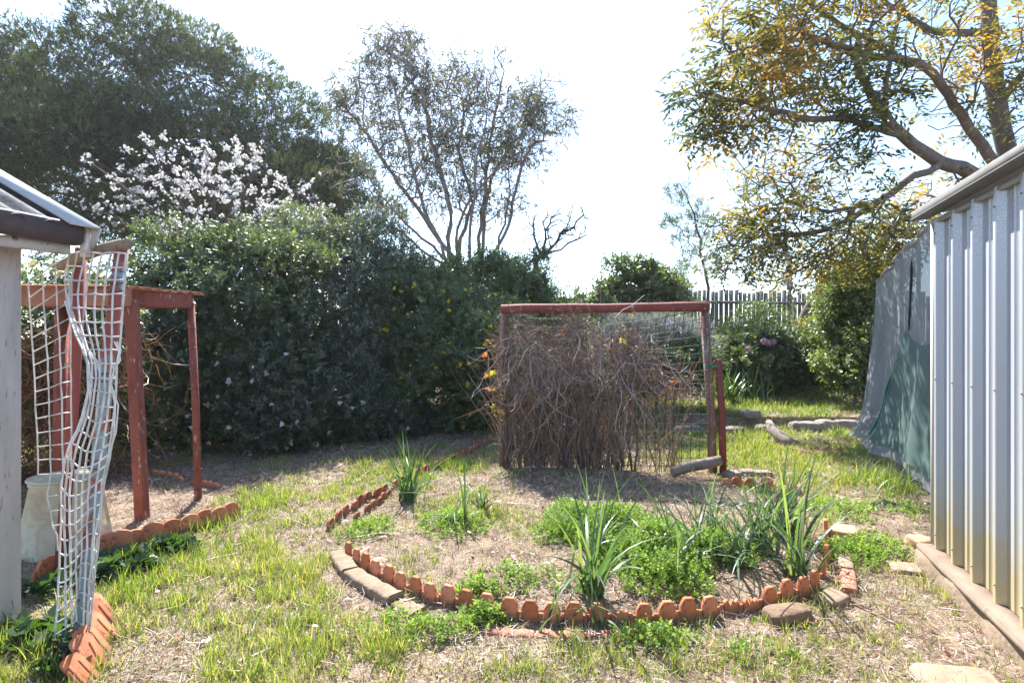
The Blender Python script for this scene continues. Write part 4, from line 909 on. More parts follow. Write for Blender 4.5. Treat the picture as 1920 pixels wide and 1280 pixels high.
off = -.09+rng.normal(size=n)*.08*(.45+.75*sstep(.25, .5, v))-.05*sstep(.3, .6, v)*sstep(.9, .5, v)
C = np.stack([TL[0]+(TR[0]-TL[0])*u, TL[1]+(TR[1]-TL[1])*u+off, .02+1.9*v], 1)
lowv = v < .45
D = np.where(lowv[:, None], np.array([[.0, 0, 1.]])+rng.normal(size=(n, 3))*.35, rng.normal(size=(n, 3))*[1, .6, .9]+[0, 0, -.3])
mb = MB(); curls(mb, C, D, .10+.26*rng.random(n), .0045+.0045*rng.random(n), np.clip(.10+.6*fbm(C*3, 4, 2)+.22*rng.normal(size=n)*1.0, 0, 1), curl=.42)
# long stems up the mesh, shaggy hanks drooping from the top
m = 520; u = rng.random(m)*.86; C = np.stack([TL[0]+(TR[0]-TL[0])*u, TL[1]+(TR[1]-TL[1])*u-.08+rng.normal(size=m)*.05, np.zeros(m)+.02], 1); ok = rng.random(m) < np.where(u > .6, .35, 1); C = C[ok]; m = len(C)
curls(mb, C, np.array([[0, 0, 1.]])+rng.normal(size=(m, 3))*.12, .7+.9*rng.random(m), .007+.006*rng.random(m), np.clip(.45+.25*rng.normal(size=m), 0, 1), k=10, curl=.13)
m = 420; u = rng.random(m)*.72; C = np.stack([TL[0]+(TR[0]-TL[0])*u, TL[1]+(TR[1]-TL[1])*u-.16-.16*rng.random(m), .9+.75*rng.random(m)], 1)
curls(mb, C, np.array([[.15, -.25, -.9]])+rng.normal(size=(m, 3))*.5, .35+.5*rng.random(m), .007+.006*rng.random(m), np.clip(.75+.2*rng.normal(size=m), 0, 1), k=8, curl=.3)
for _ in range(26):                     # woody main canes
    u0 = rng.random()*.62+.02; q = [np.array([TL[0]+(TR[0]-TL[0])*u0, TL[1]+(TR[1]-TL[1])*u0-.13, 0.0])]
    dr = np.clip(rng.normal(), -1, 1)*.03
    for k in range(1, 9): q.append(q[-1]+np.array([dr+rng.normal()*.035, rng.normal()*.03, .12+.1*rng.random()]))
    mb.tube(q, np.linspace(.011+.006*rng.random(), .005, 9), 5, rnd=.3+.5*rng.random())
mb.build('dead_stems', VINE, vn)
vleaf = leafmat('autumn_vine_leaf', [(0, (.30, .085, .035)), (.35, (.40, .18, .06)), (.65, (.42, .36, .08)), (1, (.22, .32, .06))], trans=.5, gloss=.05, tcol=(1.3, 1.1, .5))
m = 74; u = np.r_[rng.random(34)*.16-.09, rng.random(22)*.65, .62+.2*rng.random(18)]; v = np.r_[.25+.55*rng.random(34), .72+.22*rng.random(10), .2+.6*rng.random(12), .40+.2*rng.random(18)]
C = np.stack([TL[0]+(TR[0]-TL[0])*u, TL[1]+(TR[1]-TL[1])*u-.18-.1*rng.random(m), .02+1.9*v], 1)
mb = MB(); sprigs(mb, C, unit(rng.normal(size=(m, 3))+[0, -.6, .2]), 3, .04, .05, .042, rng.random(m), 1.0); mb.build('leaves', vleaf, vn)
n = 2600; c0 = np.array([-5.35, 6.25, 0]); C = c0+np.stack([rng.normal(size=n)*.55, rng.normal(size=n)*.25, rng.random(n)*1.7], 1)
mb = MB(); curls(mb, C, rng.normal(size=(n, 3))*[.7, .7, .5]+[0, 0, -.8], .25+.5*rng.random(n), .008+.007*rng.random(n), np.clip(.4+.25*rng.normal(size=n), 0, 1), k=6, curl=.3)
dv = mb.build('dry_creeper', leafmat('dry_creeper_stem', [(0, (.10, .05, .025)), (.5, (.24, .13, .07)), (1, (.40, .27, .17))], trans=.2, gloss=.02, tcol=(1, .8, .5)), None, base=c0); tag(dv, 'heap of hanging dry brown creeper at the back of the red shelter', 'creeper')

# ------------------------------------------------------------------ trees
def ell(px, py, d, rx, ry, n, dd=1.0):   # target points in a round clump seen at (px, py), rx, ry in photo pixels
    q = rand_dirs(n)*(rng.random((n, 1))**(1/2.6)); c = W(px, py, d); return c+q*np.array([rx/F*d, dd, ry/F*d])
# big dark dome crowned tree
NEED = leafmat('fine_dark_needles', [(0, (.034, .050, .024)), (.45, (.066, .090, .034)), (.75, (.105, .13, .048)), (1, (.16, .17, .060))], trans=.34, gloss=.04, rough=.5, tcol=(1.4, 1.45, .6))
BARK = mat('rough_bark', [(.3, (.10, .075, .065)), (.6, (.19, .145, .125)), (.8, (.07, .05, .045))], scale=7, rough=.95, bump=.6, bscale=25, stretch=(1, 1, .35))
spx = [-420, -300, -160, -60, 0, 60, 100, 160, 220, 290, 400, 500, 580, 620, 660, 690, 705]; spy = [300, 160, 60, 20, 30, 48, 92, 52, 4, 14, 55, 128, 180, 230, 320, 370, 410]
bt = thing('dome_tree', (-12.5, 25, 1.45), 'huge dark green dome crowned tree towering behind the house and shrubs', 'tree')
Cc, Rr = [], []
for i in range(175):
    a = rng.uniform(-400, 690); topy = np.interp(a, spx, spy); r = rng.uniform(1.0, 2.1)*(.75 if a > 560 else 1)
    tt_ = rng.random()**1.15; bot_ = 500-70*sstep(520, 680, a)
    d = 25-4.0*math.sin(math.pi*min(1, .12+tt_*.85))*(1-abs((a-150)/620)**2)+rng.normal()*.8
    rp = r*.72*F/d
    py_ = topy+rp*.95+tt_*max(0, bot_-topy-rp); Cc.append(W(a, py_, d)); Rr.append(r)
Cc = np.array(Cc); Rr = np.array(Rr); mb = MB()
for c, r in zip(Cc, Rr):
    k = int(330*r*r/1.6); dd = rand_dirs(k); dd[:, 2] = np.abs(dd[:, 2])*1.0-.28; dd = unit(dd)
    p = c+dd*np.array([r*1.2, r*1.1, r*.62])*(.86+.2*rng.random((k, 1))**.5)*(.70+.55*fbm(dd*2.2+c, 3, 2)[:, None])
    sprigs(mb, p, unit(dd*.9+[0, 0, .45]+rng.normal(size=(k, 3))*.45), 8, .20, .15, .036, np.clip(.34+.26*rng.normal()+.12*rng.normal(size=k), 0, 1), .55, .2)
mb.build('crown', NEED, bt)
tr = Tree(); st = tr.node((-13.5, 26, 1.3), -1, .45)
tr.limb([(-13.5, 26, 1.3), (-13.3, 25.8, 4), (-13.8, 25.5, 7)], .45, .3, start=st, step=.5)
tr.limb([(-13.3, 25.8, 4), W(300, 330, 24), W(480, 240, 23)], .22, .07, step=.5, wob=.1); tr.limb([(-13.3, 25.8, 4.2), W(120, 330, 24), W(60, 300, 22.5)], .25, .08, step=.5, wob=.1)
tr.limb([(-13.4, 25.8, 3.4), W(480, 360, 24), W(620, 330, 23)], .2, .05, step=.5, wob=.1)
tr.grow(Cc[rng.choice(len(Cc), 150, replace=False)], step=.5, alpha=.2, jit=.05, maxlen=14)
mb = MB(); tr.mesh(mb, tip=.018, cap=.6); mb.build('trunk', BARK, bt, smooth=True)

# white blossom tree
bl = thing('blossom_tree', W(395, 560, 15)*[1, 1, 0]+[0, 0, .9], 'bare branched fruit tree covered in small white blossom in front of the dome tree', 'tree')
tr = Tree(); b0 = W(395, 560, 15); b0[2] = onground(b0[0], b0[1])-.1; st = tr.node(b0, -1, .12)
k0 = tr.limb([b0, W(392, 520, 15), W(390, 490, 15)], .12, .10, start=st)
for q in ([(320, 420), (230, 350), (150, 290)], [(350, 400), (300, 310), (270, 260)], [(400, 400), (410, 330), (385, 275)], [(430, 410), (470, 340), (490, 270)], [(460, 430), (540, 370), (600, 330)], [(300, 450), (220, 410), (140, 385)], [(480, 450), (560, 410), (625, 385)]):
    tr.limb([W(390, 490, 15)]+[W(a, b, 15+rng.normal()*.5) for a, b in q], .06, .012, wob=.02)
T = np.vstack([ell(230, 350, 15, 110, 70, 90, 1.3), ell(330, 330, 15, 100, 80, 90, 1.3), ell(440, 340, 14.8, 90, 75, 90, 1.3), ell(540, 390, 15, 90, 55, 70, 1.2), ell(280, 430, 14.8, 130, 45, 80, 1.2), ell(430, 430, 14.7, 130, 40, 70, 1.2)])
ends = tr.grow(T, step=.22, alpha=.25, jit=.05, bow=.35)
mb = MB(); tr.mesh(mb, tip=.006, cap=.14); mb.build('trunk', mat('dark_bark', [(.3, (.055, .042, .04)), (.7, (.11, .085, .08))], scale=9, rough=.95), bl)
P = np.array(tr.P); thin = np.where((tr.r < .016) & (P[:, 2] > 2.8))[0]
cl_ = fbm(P[thin]*2.2, 31, 2); pr_ = (np.clip(cl_-.36, 0, 1)+.02)*np.where(P[thin][:, 0] > W(330, 0, 15)[0], 1.4, .8); idx = rng.choice(thin, 3300, p=pr_/pr_.sum())
C = P[idx]+rng.normal(size=(3300, 3))*.035; mb = MB(); sprigs(mb, C, rand_dirs(3300), 5, .04, .042, .038, rng.random(3300), 1.1); mb.build('blossom', WHI, bl)

# open many stemmed gum tree in the middle
gum = thing('gum_tree', W(870, 540, 14.5)*[1, 1, 0]+[0, 0, .8], 'open multi stemmed gum tree with thin grey drooping leaves against the white sky', 'tree')
tr = Tree(); g0 = W(868, 560, 14.5); g0[2] = onground(g0[0], g0[1])-.1; st = tr.node(g0, -1, .16)
base = tr.limb([g0, W(868, 530, 14.5)], .16, .14, start=st)
gs = [[(852, 500), (800, 410), (735, 330), (690, 255), (650, 195)], [(842, 490), (790, 370), (748, 250), (735, 130), (742, 70)], [(850, 480), (838, 380), (822, 290), (800, 200), (785, 140)], [(860, 470), (870, 380), (860, 280), (870, 190)],
      [(885, 490), (882, 400), (897, 300), (905, 210), (908, 140)], [(895, 500), (912, 400), (938, 320), (985, 250), (1035, 210)], [(905, 505), (950, 420), (972, 340), (1000, 270), (1040, 265)], [(850, 430), (900, 350), (960, 300), (1000, 290)], [(846, 500), (770, 420), (700, 350), (640, 250)], [(890, 480), (905, 380), (930, 250), (945, 160)], [(840, 505), (755, 440), (710, 400), (680, 330)], [(915, 505), (935, 440), (960, 380), (962, 300)]]
for q in gs:
    d = 14.5+rng.normal()*.7; tr.limb([W(868, 530, 14.5)]+[W(a+rng.normal()*5, b, 14.5+(d-14.5)*(i+1)/len(q)) for i, (a, b) in enumerate(q)], .05, .012, start=base, wob=.025)
T = np.vstack([ell(745, 80, 14.5, 55, 34, 92, .6), ell(700, 120, 14.5, 30, 30, 28, .5), ell(700, 190, 14.5, 75, 60, 120, 1), ell(790, 160, 14.3, 60, 42, 120, 1), ell(640, 180, 14.5, 25, 30, 20, .4), ell(880, 160, 14.5, 55, 55, 110, 1), ell(985, 200, 14.5, 45, 45, 88, .8), ell(1025, 225, 14.5, 40, 40, 44, .6),
               ell(770, 265, 14.6, 120, 65, 180, 1.2), ell(890, 260, 14.5, 100, 65, 180, 1.2), ell(970, 280, 14.5, 55, 45, 80, 1), ell(830, 350, 14.5, 110, 50, 80, 1.1), ell(940, 380, 14.5, 60, 40, 28, .8), ell(1068, 215, 14.5, 8, 22, 12, .2)])
ends = tr.grow(T, step=.2, alpha=.22, jit=.04, bow=.35)
dead = tr.grow(np.vstack([ell(930, 110, 14.5, 35, 25, 22, .5), ell(1030, 150, 14.5, 30, 35, 22, .5), ell(800, 330, 14.5, 140, 100, 210, 1.1), ell(920, 350, 14.5, 80, 90, 130, 1), ell(780, 430, 14.5, 90, 50, 60, .9), ell(850, 100, 14.5, 20, 20, 5, .4), ell(1020, 300, 14.5, 25, 40, 10, .5), ell(640, 320, 14.5, 35, 60, 16, .6)]), step=.2, alpha=.3, jit=.05, bow=.3)
mb = MB(); tr.mesh(mb, tip=.009, e=2.7, cap=.13); mb.build('trunk', mat('grey_gum_bark', [(.3, (.16, .13, .125)), (.6, (.28, .235, .22)), (.8, (.12, .09, .085))], scale=6, rough=.85, stretch=(1, 1, .3), bump=.3), gum, smooth=True)
P = np.array(tr.P); E = P[ends]; D = tr.dirs(ends); nE = len(E); ex_ = rng.choice(np.where((tr.r < .013) & (P[:, 2] > 4.2))[0], 1000); C = np.vstack([np.repeat(E, 3, 0)+rng.normal(size=(nE*3, 3))*.16, P[ex_]+rng.normal(size=(1000, 3))*.12])
A = unit(np.vstack([np.repeat(D, 3, 0), rng.normal(size=(1000, 3))])*.4+[0, 0, -.55]+rng.normal(size=(len(C), 3))*.35)
GUML = leafmat('gum_leaf', [(0, (.085, .092, .075)), (.5, (.145, .15, .12)), (1, (.21, .205, .13))], trans=.42, gloss=.06, rough=.45, tcol=(1.3, 1.2, .6))
mb = MB(); sprigs(mb, C, A, 7, .22, .14, .026, np.clip(.4+.25*rng.normal(size=len(C)), 0, 1), .6, .3); mb.build('crown', GUML, gum)

# bare dead shrub right of the gum tree
dt = thing('dead_tree', W(1010, 520, 14)*[1, 1, 0]+[0, 0, .7], 'small dead leafless tree with crooked dark twigs right of the gum tree', 'tree')
tr = Tree(); d0 = W(1000, 560, 14); d0[2] = onground(d0[0], d0[1])-.05; st = tr.node(d0, -1, .06); b_ = tr.limb([d0, W(1003, 510, 14), W(1012, 480, 14)], .06, .05, start=st)
for q in ([(1040, 455), (1070, 425), (1095, 400)], [(1020, 450), (1030, 420), (1045, 400)], [(1005, 460), (995, 430), (990, 405)], [(1040, 470), (1070, 460), (1100, 440)]): tr.limb([W(1012, 480, 14)]+[W(a, b, 14) for a, b in q], .035, .01, start=b_, wob=.03)
tr.grow(np.vstack([ell(1045, 425, 14, 60, 42, 80, .6), ell(1075, 410, 14, 35, 30, 30, .5), ell(1010, 440, 14, 40, 40, 30, .5)]), step=.14, alpha=.25, jit=.1, bow=.3)
mb = MB(); tr.mesh(mb, tip=.011, e=2.6, cap=.06); mb.build('trunk', mat('dead_bark', [(.3, (.05, .04, .04)), (.7, (.10, .085, .08))], scale=9), dt)

# large tree leaning over the shed on the right
rt_ = thing('shade_tree', (9.55, 10.4, 0), 'large spreading tree over the shed with olive and orange feathery leaves', 'tree')
tr = Tree(); WK = lambda a_, b_, d_: W(a_, b_, d_*1.24)
def ellK(px, py, d, rx, ry, n, dd=1.0): return ell(px, py, d*1.24, rx*1.08, ry*1.06, n, dd*1.7)
t0 = np.array([9.55, 10.4, -.1]); st = tr.node(t0, -1, .30)
fk = tr.limb([t0, [9.5, 10.4, 1.8], WK(1925, 420, 8.3)], .36, .32, start=st)
tr.limb([WK(1925, 420, 8.3), WK(1895, 305, 8.3), WK(1872, 200, 8.2), WK(1858, 90, 8.1), WK(1850, -10, 8.0), WK(1830, -160, 8)], .17, .10, start=fk, wob=.012)
tr.limb([WK(1925, 420, 8.3), WK(1840, 335, 7.9), WK(1762, 303, 7.6), WK(1690, 255, 7.4), WK(1655, 210, 7.2), WK(1622, 160, 7.0), WK(1600, 100, 6.8)], .16, .045, start=fk, wob=.012)
tr.limb([WK(1925, 420, 8.3), WK(1868, 312, 8.1), WK(1815, 235, 7.8), WK(1765, 160, 7.4), WK(1718, 118, 7.0), WK(1620, 100, 6.6), WK(1500, 60, 6.3)], .11, .03, start=fk, wob=.012)
tr.limb([WK(1845, 60, 8.0), WK(1760, 60, 7.6), WK(1690, 20, 7.2), WK(1600, -30, 6.8)], .07, .025, wob=.015)
tr.limb([WK(1872, 200, 8.2), WK(1920, 130, 7.8), WK(1990, 60, 7.4)], .07, .03, wob=.015)
tr.limb([WK(1765, 303, 7.6), WK(1740, 318, 7.5), WK(1690, 345, 7.5), WK(1640, 382, 7.5), WK(1560, 395, 7.5), WK(1480, 380, 7.4)], .06, .016, wob=.015)
tr.limb([WK(1690, 255, 7.4), WK(1600, 228, 7.0), WK(1500, 225, 6.8), WK(1420, 195, 6.6), WK(1340, 185, 6.4)], .045, .012, wob=.02)
tr.limb([WK(1655, 210, 7.2), WK(1665, 120, 7.3), WK(1685, 30, 7.4), WK(1690, -60, 7.4)], .05, .02, wob=.015)
tr.limb([WK(1718, 118, 7.0), WK(1600, 60, 6.8), WK(1500, -10, 6.6), WK(1420, -40, 6.4)], .04, .012, wob=.02)
tr.limb([WK(1640, 382, 7.5), WK(1560, 430, 7.7), WK(1480, 440, 7.6), WK(1400, 445, 7.5)], .035, .01, wob=.02)
tr.limb([WK(1840, 335, 7.9), WK(1760, 370, 8.2), WK(1700, 410, 8.4), WK(1640, 430, 8.5)], .05, .015, wob=.02)
T = np.vstack([ellK(1440, 60, 6.6, 110, 75, 78, .9), ellK(1390, 130, 6.5, 100, 60, 52, .8), ellK(1330, 190, 6.4, 65, 55, 50, .6), ellK(1480, 150, 6.7, 110, 60, 56, .9), ellK(1560, 60, 6.9, 120, 80, 85, 1), ellK(1590, 180, 7.0, 90, 50, 60, .9), ellK(1460, -50, 6.7, 140, 60, 50, 1),
               ellK(1700, 60, 7.4, 100, 80, 45, 1.1), ellK(1790, 60, 7.6, 60, 90, 30, 1), ellK(1860, 150, 7.6, 60, 90, 50, .9), ellK(1910, 60, 7.6, 60, 90, 50, .9), ellK(1800, 190, 7.5, 50, 40, 14, .8), ellK(1350, 240, 6.5, 75, 28, 26, .6), ellK(1440, 215, 6.6, 60, 25, 24, .6),
               ellK(1470, 320, 7.4, 75, 45, 36, .8), ellK(1560, 330, 7.4, 70, 60, 34, .8), ellK(1400, 420, 7.6, 70, 40, 62, .8), ellK(1480, 430, 7.7, 90, 50, 80, .9), ellK(1580, 440, 8.0, 90, 60, 90, 1), ellK(1660, 440, 8.3, 70, 60, 75, 1), ellK(1720, 400, 8.3, 70, 45, 55, .9), ellK(1390, 480, 7.7, 50, 30, 34, .7), ellK(1500, 500, 7.9, 90, 35, 55, .9), ellK(1750, 350, 8.3, 50, 22, 16, .6), ellK(1590, 250, 7.2, 60, 40, 20, .7), ellK(2000, 200, 7.6, 70, 120, 50, 1)])
ends = tr.grow(T, step=.2, alpha=.22, jit=.05, bow=.3)
mb = MB(); tr.mesh(mb, tip=.0085, e=2.5, cap=.38); mb.build('trunk', mat('smooth_grey_bark', [(.3, (.105, .088, .082)), (.55, (.17, .145, .135)), (.75, (.12, .10, .093))], scale=5, rough=.9, stretch=(1, 1, .6), bump=.35, bscale=40, fine=((.23, .205, .19), 14, .62)), rt_, smooth=True)
P = np.array(tr.P); E = P[ends]; D = tr.dirs(ends); nl_ = 3
C = np.repeat(E, nl_, 0)+rng.normal(size=(len(E)*nl_, 3))*.10; A = unit(np.repeat(D, nl_, 0)*.5+rng.normal(size=C.shape)*[.7, .7, .35]+[0, 0, -.10])
# pinnate leaves: a drooping row of paired leaflets
nlf = 9; t = np.linspace(.1, 1, nlf); sd = unit(np.cross(A, [0, 0, 1.])+rng.normal(size=A.shape)*.2)
keep_ = rng.random(len(C)) < .80; C = C[keep_]; A = A[keep_]; sd = sd[keep_]; Ln = .26+.12*rng.random(len(C))
PP = C[:, None]+A[:, None]*(t[None]*Ln[:, None])[..., None]+np.array([0, 0, -1.])*(t**2*.06)[None, :, None]
sg = np.where(np.arange(nlf) % 2 == 0, 1, -1)[None, :, None]
DD = sd[:, None]*sg*.9+A[:, None]*.55+np.array([0, 0, -.22])+rng.normal(size=PP.shape)*.2
orange = np.clip((.40)+1.5*(fbm(C*.8, 51, 2)-.5)+.10*sstep(0, 2.2, 4.6-C[:, 0]+.35*(C[:, 2]-4.6))*sstep(3.9, 5.0, C[:, 2])+.10*rng.normal(size=len(C)), 0, 1)
hv = np.clip(np.repeat(orange, nlf)+.07*rng.normal(size=len(C)*nlf), 0, 1); k_ = len(C)*nlf
mb = MB(); leaves(mb, PP.reshape(-1, 3), DD.reshape(-1, 3), np.array([0, 0, 1.])+rng.normal(size=(k_, 3))*.45, .100+.045*rng.random(k_), .034+.012*rng.random(k_), hv)
mb.build('crown', leafmat('feathery_leaf', [(0, (.028, .046, .020)), (.35, (.066, .088, .028)), (.55, (.135, .140, .042)), (.74, (.24, .20, .055)), (1, (.36, .20, .065))], trans=.58, gloss=.06, rough=.42, tcol=(1.7, 1.4, .55)), rt_)

# pale bare tree far behind
ft = thing('bare_tree', (10, 27, 1.45), 'faint leafless tree standing far beyond the fence behind the shade tree', 'tree')
tr = Tree(); f0 = W(1480, 655, 27); f0[2] = 1.3; st = tr.node(f0, -1, .2); b_ = tr.limb([f0, W(1480, 540, 27), W(1478, 480, 27)], .2, .16, start=st, step=.5)
tr.grow(np.vstack([ell(1400, 300, 27, 60, 55, 110, 1.6), ell(1480, 330, 27, 90, 90, 130, 2), ell(1570, 310, 27, 70, 70, 100, 1.8), ell(1400, 390, 27, 60, 50, 60, 1.6)]), step=.4, alpha=.22, jit=.07, bow=.35, maxlen=12)
mb = MB(); tr.mesh(mb, tip=.013, cap=.25); mb.build('trunk', mat('pale_bark', [(.3, (.22, .20, .20)), (.7, (.34, .31, .30))], scale=5), ft)

# thin feathery sapling by the fence
sp_ = thing('feathery_sapling', W(1322, 640, 15.5)*[1, 1, 0]+[0, 0, 1.2], 'slim dark sapling with tufted needle foliage in front of the fence, alone against the sky', 'tree')
tr = Tree(); s0 = W(1330, 650, 15.5); s0[2] = onground(s0[0], s0[1])-.05; st = tr.node(s0, -1, .06); tr.limb([s0, W(1326, 560, 15.5), W(1315, 470, 15.5), W(1300, 400, 15.5), W(1275, 345, 15.5)], .06, .012, start=st)
T = np.vstack([ell(1275, 365, 15.5, 22, 26, 16, .3), ell(1300, 400, 15.5, 28, 30, 20, .4), ell(1258, 425, 15.5, 28, 14, 14, .3), ell(1290, 460, 15.5, 38, 25, 24, .4), ell(1320, 430, 15.5, 15, 40, 12, .4), ell(1300, 500, 15.5, 30, 20, 12, .4), ell(1335, 500, 15.5, 20, 40, 10, .4)])
ends = tr.grow(T, step=.15, jit=.04); mb = MB(); tr.mesh(mb, tip=.006, cap=.07); mb.build('trunk', BARK, sp_)
E = np.repeat(np.array(tr.P)[ends], 4, 0)+rng.normal(size=(len(ends)*4, 3))*.07; mb = MB(); sprigs(mb, E, unit(np.repeat(tr.dirs(ends), 4, 0)*.5+[0, 0, .5]+rng.normal(size=E.shape)*.3), 9, .18, .16, .016, np.clip(.4+.2*rng.normal(size=len(E)), 0, 1), .5, .2); mb.build('foliage', GREYLF, sp_)

# ------------------------------------------------------------------ shrubs and plants at the back right
def patch_shrub(name, label, cat, items, n, nl, size, ll, lw, m, hue, seed, **k):
    E_ = []
    for (px, py, d, rx, rz) in items:
        c = W(px, py, d); E_.append((tuple(c), (rx/F*d, max(.25, rx/F*d*.8), rz/F*d)))
    return shrub(name, label, cat, E_, n, nl, size, ll, lw, m, hue=hue, seed=seed, **k)
PINK = leafmat('pink_petal', [(0, (.55, .30, .42)), (1, (.72, .52, .62))], trans=.35, gloss=.02, tcol=(1, .95, 1))
RED = leafmat('orange_leaf', [(0, (.45, .10, .04)), (1, (.60, .26, .08))], trans=.4, gloss=.03, tcol=(1.2, 1, .5))
patch_shrub('round_bush', 'rounded green bush rising against the sky behind the trellis rail', 'bush', [(1195, 530, 16, 34, 40), (1155, 575, 16, 36, 32), (1240, 560, 16, 30, 36), (1180, 505, 16, 18, 22), (1222, 512, 16, 16, 18), (1200, 610, 16, 80, 36)], 2000, 9, .24, .12, .06, JASM, (.6, .35), 41, amp=.5, depth=.6, inner=.15)
patch_shrub('wispy_bush', 'thin pale wispy bush between the round bush and the fence', 'bush', [(1262, 545, 16.5, 28, 28), (1285, 560, 16.5, 20, 22)], 420, 8, .25, .10, .03, GREYLF, (.6, .3), 42, amp=.4, depth=.5, up=.8, inner=.05)
patch_shrub('fence_bush', 'low dark bush in front of the paling fence behind the trellis post', 'bush', [(1370, 640, 14.8, 40, 22), (1330, 645, 14.5, 40, 22), (1410, 630, 15, 36, 30), (1290, 650, 14.5, 50, 26)], 1300, 9, .2, .085, .035, JASM, (.35, .35), 43, amp=.4, depth=.45, inner=.1)
patch_shrub('dark_shrub', 'dark shrub with reddish tips at the foot of the leaning trunk', 'shrub', [(1500, 652, 14, 34, 26), (1470, 664, 13.6, 40, 26), (1522, 668, 13.6, 26, 34), (1450, 648, 14.4, 26, 16)], 1500, 9, .17, .075, .032, GLOSSY, (.45, .4), 44, amp=.4, depth=.4)
patch_shrub('hydrangea', 'leafy green shrub with round pink flower heads beside the path', 'shrub', [(1440, 676, 12.8, 50, 34), (1400, 688, 12.6, 50, 32), (1480, 688, 12.6, 35, 30), (1370, 676, 13, 35, 28)], 2300, 9, .17, .10, .055, JASM, (.45, .35), 45, amp=.3, depth=.3)
for (px_, py_) in ((1402, 655), (1432, 640), (1441, 643), (1450, 641)):
    c = W(px_, py_, 12.2); mb = MB(); dd = rand_dirs(60); leaves(mb, c+dd*.05, unit(np.cross(dd, rand_dirs(60))), dd, np.full(60, .065), np.full(60, .055), rng.random(60))
    o = mb.build('flower_head', PINK, bpy.data.objects['hydrangea'])
patch_shrub('climbing_bush', 'leafy climber over the fence to the right of the sapling', 'bush', [(1425, 600, 15.4, 30, 40), (1480, 600, 15.4, 24, 36)], 170, 8, .22, .085, .035, JASM, (.6, .35), 46, amp=.5, depth=.5, inner=.02)
patch_shrub('bright_bush', 'bright green bush crowding against the torn shade cloth', 'bush', [(1600, 590, 11.5, 50, 75), (1590, 545, 12, 44, 36), (1620, 660, 11, 36, 60), (1575, 635, 12.2, 28, 34), (1640, 530, 11.8, 40, 50), (1595, 690, 11, 30, 34)], 5200, 9, .17, .075, .036, JASM, (.72, .35), 47, amp=.42, depth=.4, inner=.25)
patch_shrub('yellow_shrub', 'low yellow green shrub with a red flower at the end of the grassy path', 'shrub', [(1560, 650, 13.4, 35, 28), (1590, 660, 12.8, 28, 28), (1540, 640, 13.6, 25, 26)], 1000, 9, .18, .09, .03, leafmat('yellow_green_leaf', [(0, (.10, .13, .02)), (1, (.28, .28, .05))], trans=.5, tcol=(1.4, 1.3, .4)), (.55, .4), 48, amp=.35, depth=.4)
c = W(1578, 655, 12.2); mb = MB(); dd = rand_dirs(24); leaves(mb, c+dd*.03, dd, rand_dirs(24), np.full(24, .07), np.full(24, .05), rng.random(24)); mb.build('red_flower', leafmat('red_petal', [(0, (.55, .04, .03)), (1, (.65, .08, .05))], trans=.3), bpy.data.objects['yellow_shrub'])
# fern-like yellow fronds
pf = np.array(W(1552, 668, 12.9)); pf[2] = onground(pf[0], pf[1]); mb = MB(); n = 16
az = rng.random(n)*6.28; blades(mb, np.repeat(pf[None], n, 0)+rng.normal(size=(n, 3))*[.08, .08, 0], .7+.3*rng.random(n), np.full(n, .05), .5+.5*rng.random(n), az, rng.random(n), k=6)
o = mb.build('yellow_fern', leafmat('yellow_frond', [(0, (.30, .27, .04)), (1, (.45, .38, .07))], trans=.5, tcol=(1.3, 1.2, .4)), None, base=pf); tag(o, 'clump of yellow arching fronds at the end of the path', 'fern')
# lavender
lv = patch_shrub('lavender', 'silvery lavender bush with purple spikes seen through the wire mesh', 'lavender', [(1225, 640, 11.2, 70, 42), (1190, 660, 11.2, 55, 38), (1275, 650, 11.2, 45, 45), (1160, 650, 11.4, 30, 36)], 1900, 9, .22, .10, .012, leafmat('silver_leaf', [(0, (.19, .21, .18)), (1, (.36, .38, .34))], trans=.35, gloss=.04, tcol=(1, 1, .8)), (.5, .3), 49, amp=.2, depth=.4, up=.9, spread=.5)
n = 600; e_ = [(1225, 620, 60), (1190, 640, 45), (1275, 625, 40)]; C = []
for _ in range(n):
    a, b, r = e_[rng.integers(3)]; C.append(W(a+rng.normal()*r*.6, b-rng.random()*22+8, 11.2+rng.normal()*.25))
C = np.array(C); mb = MB(); sprigs(mb, C, unit(rng.normal(size=(n, 3))*.22+[-.1, 0, 1]), 8, .12, .05, .024, rng.random(n), .35); mb.build('flower_spikes', leafmat('lavender_spike', [(0, (.36, .32, .42)), (1, (.54, .49, .60))], trans=.35, gloss=.02, tcol=(1, .95, 1)), lv)
patch_shrub('rose_bush', 'small bush with orange and green leaves seen through the right half of the mesh', 'bush', [(1235, 700, 10.7, 55, 34), (1285, 690, 10.7, 38, 42), (1190, 700, 10.8, 30, 30)], 1100, 8, .15, .07, .04, JASM, (.5, .4), 50, amp=.35, depth=.4, flowers=[('orange_leaves', 150, .06, 5, RED, lambda p, n: float(n[1] < .2))])
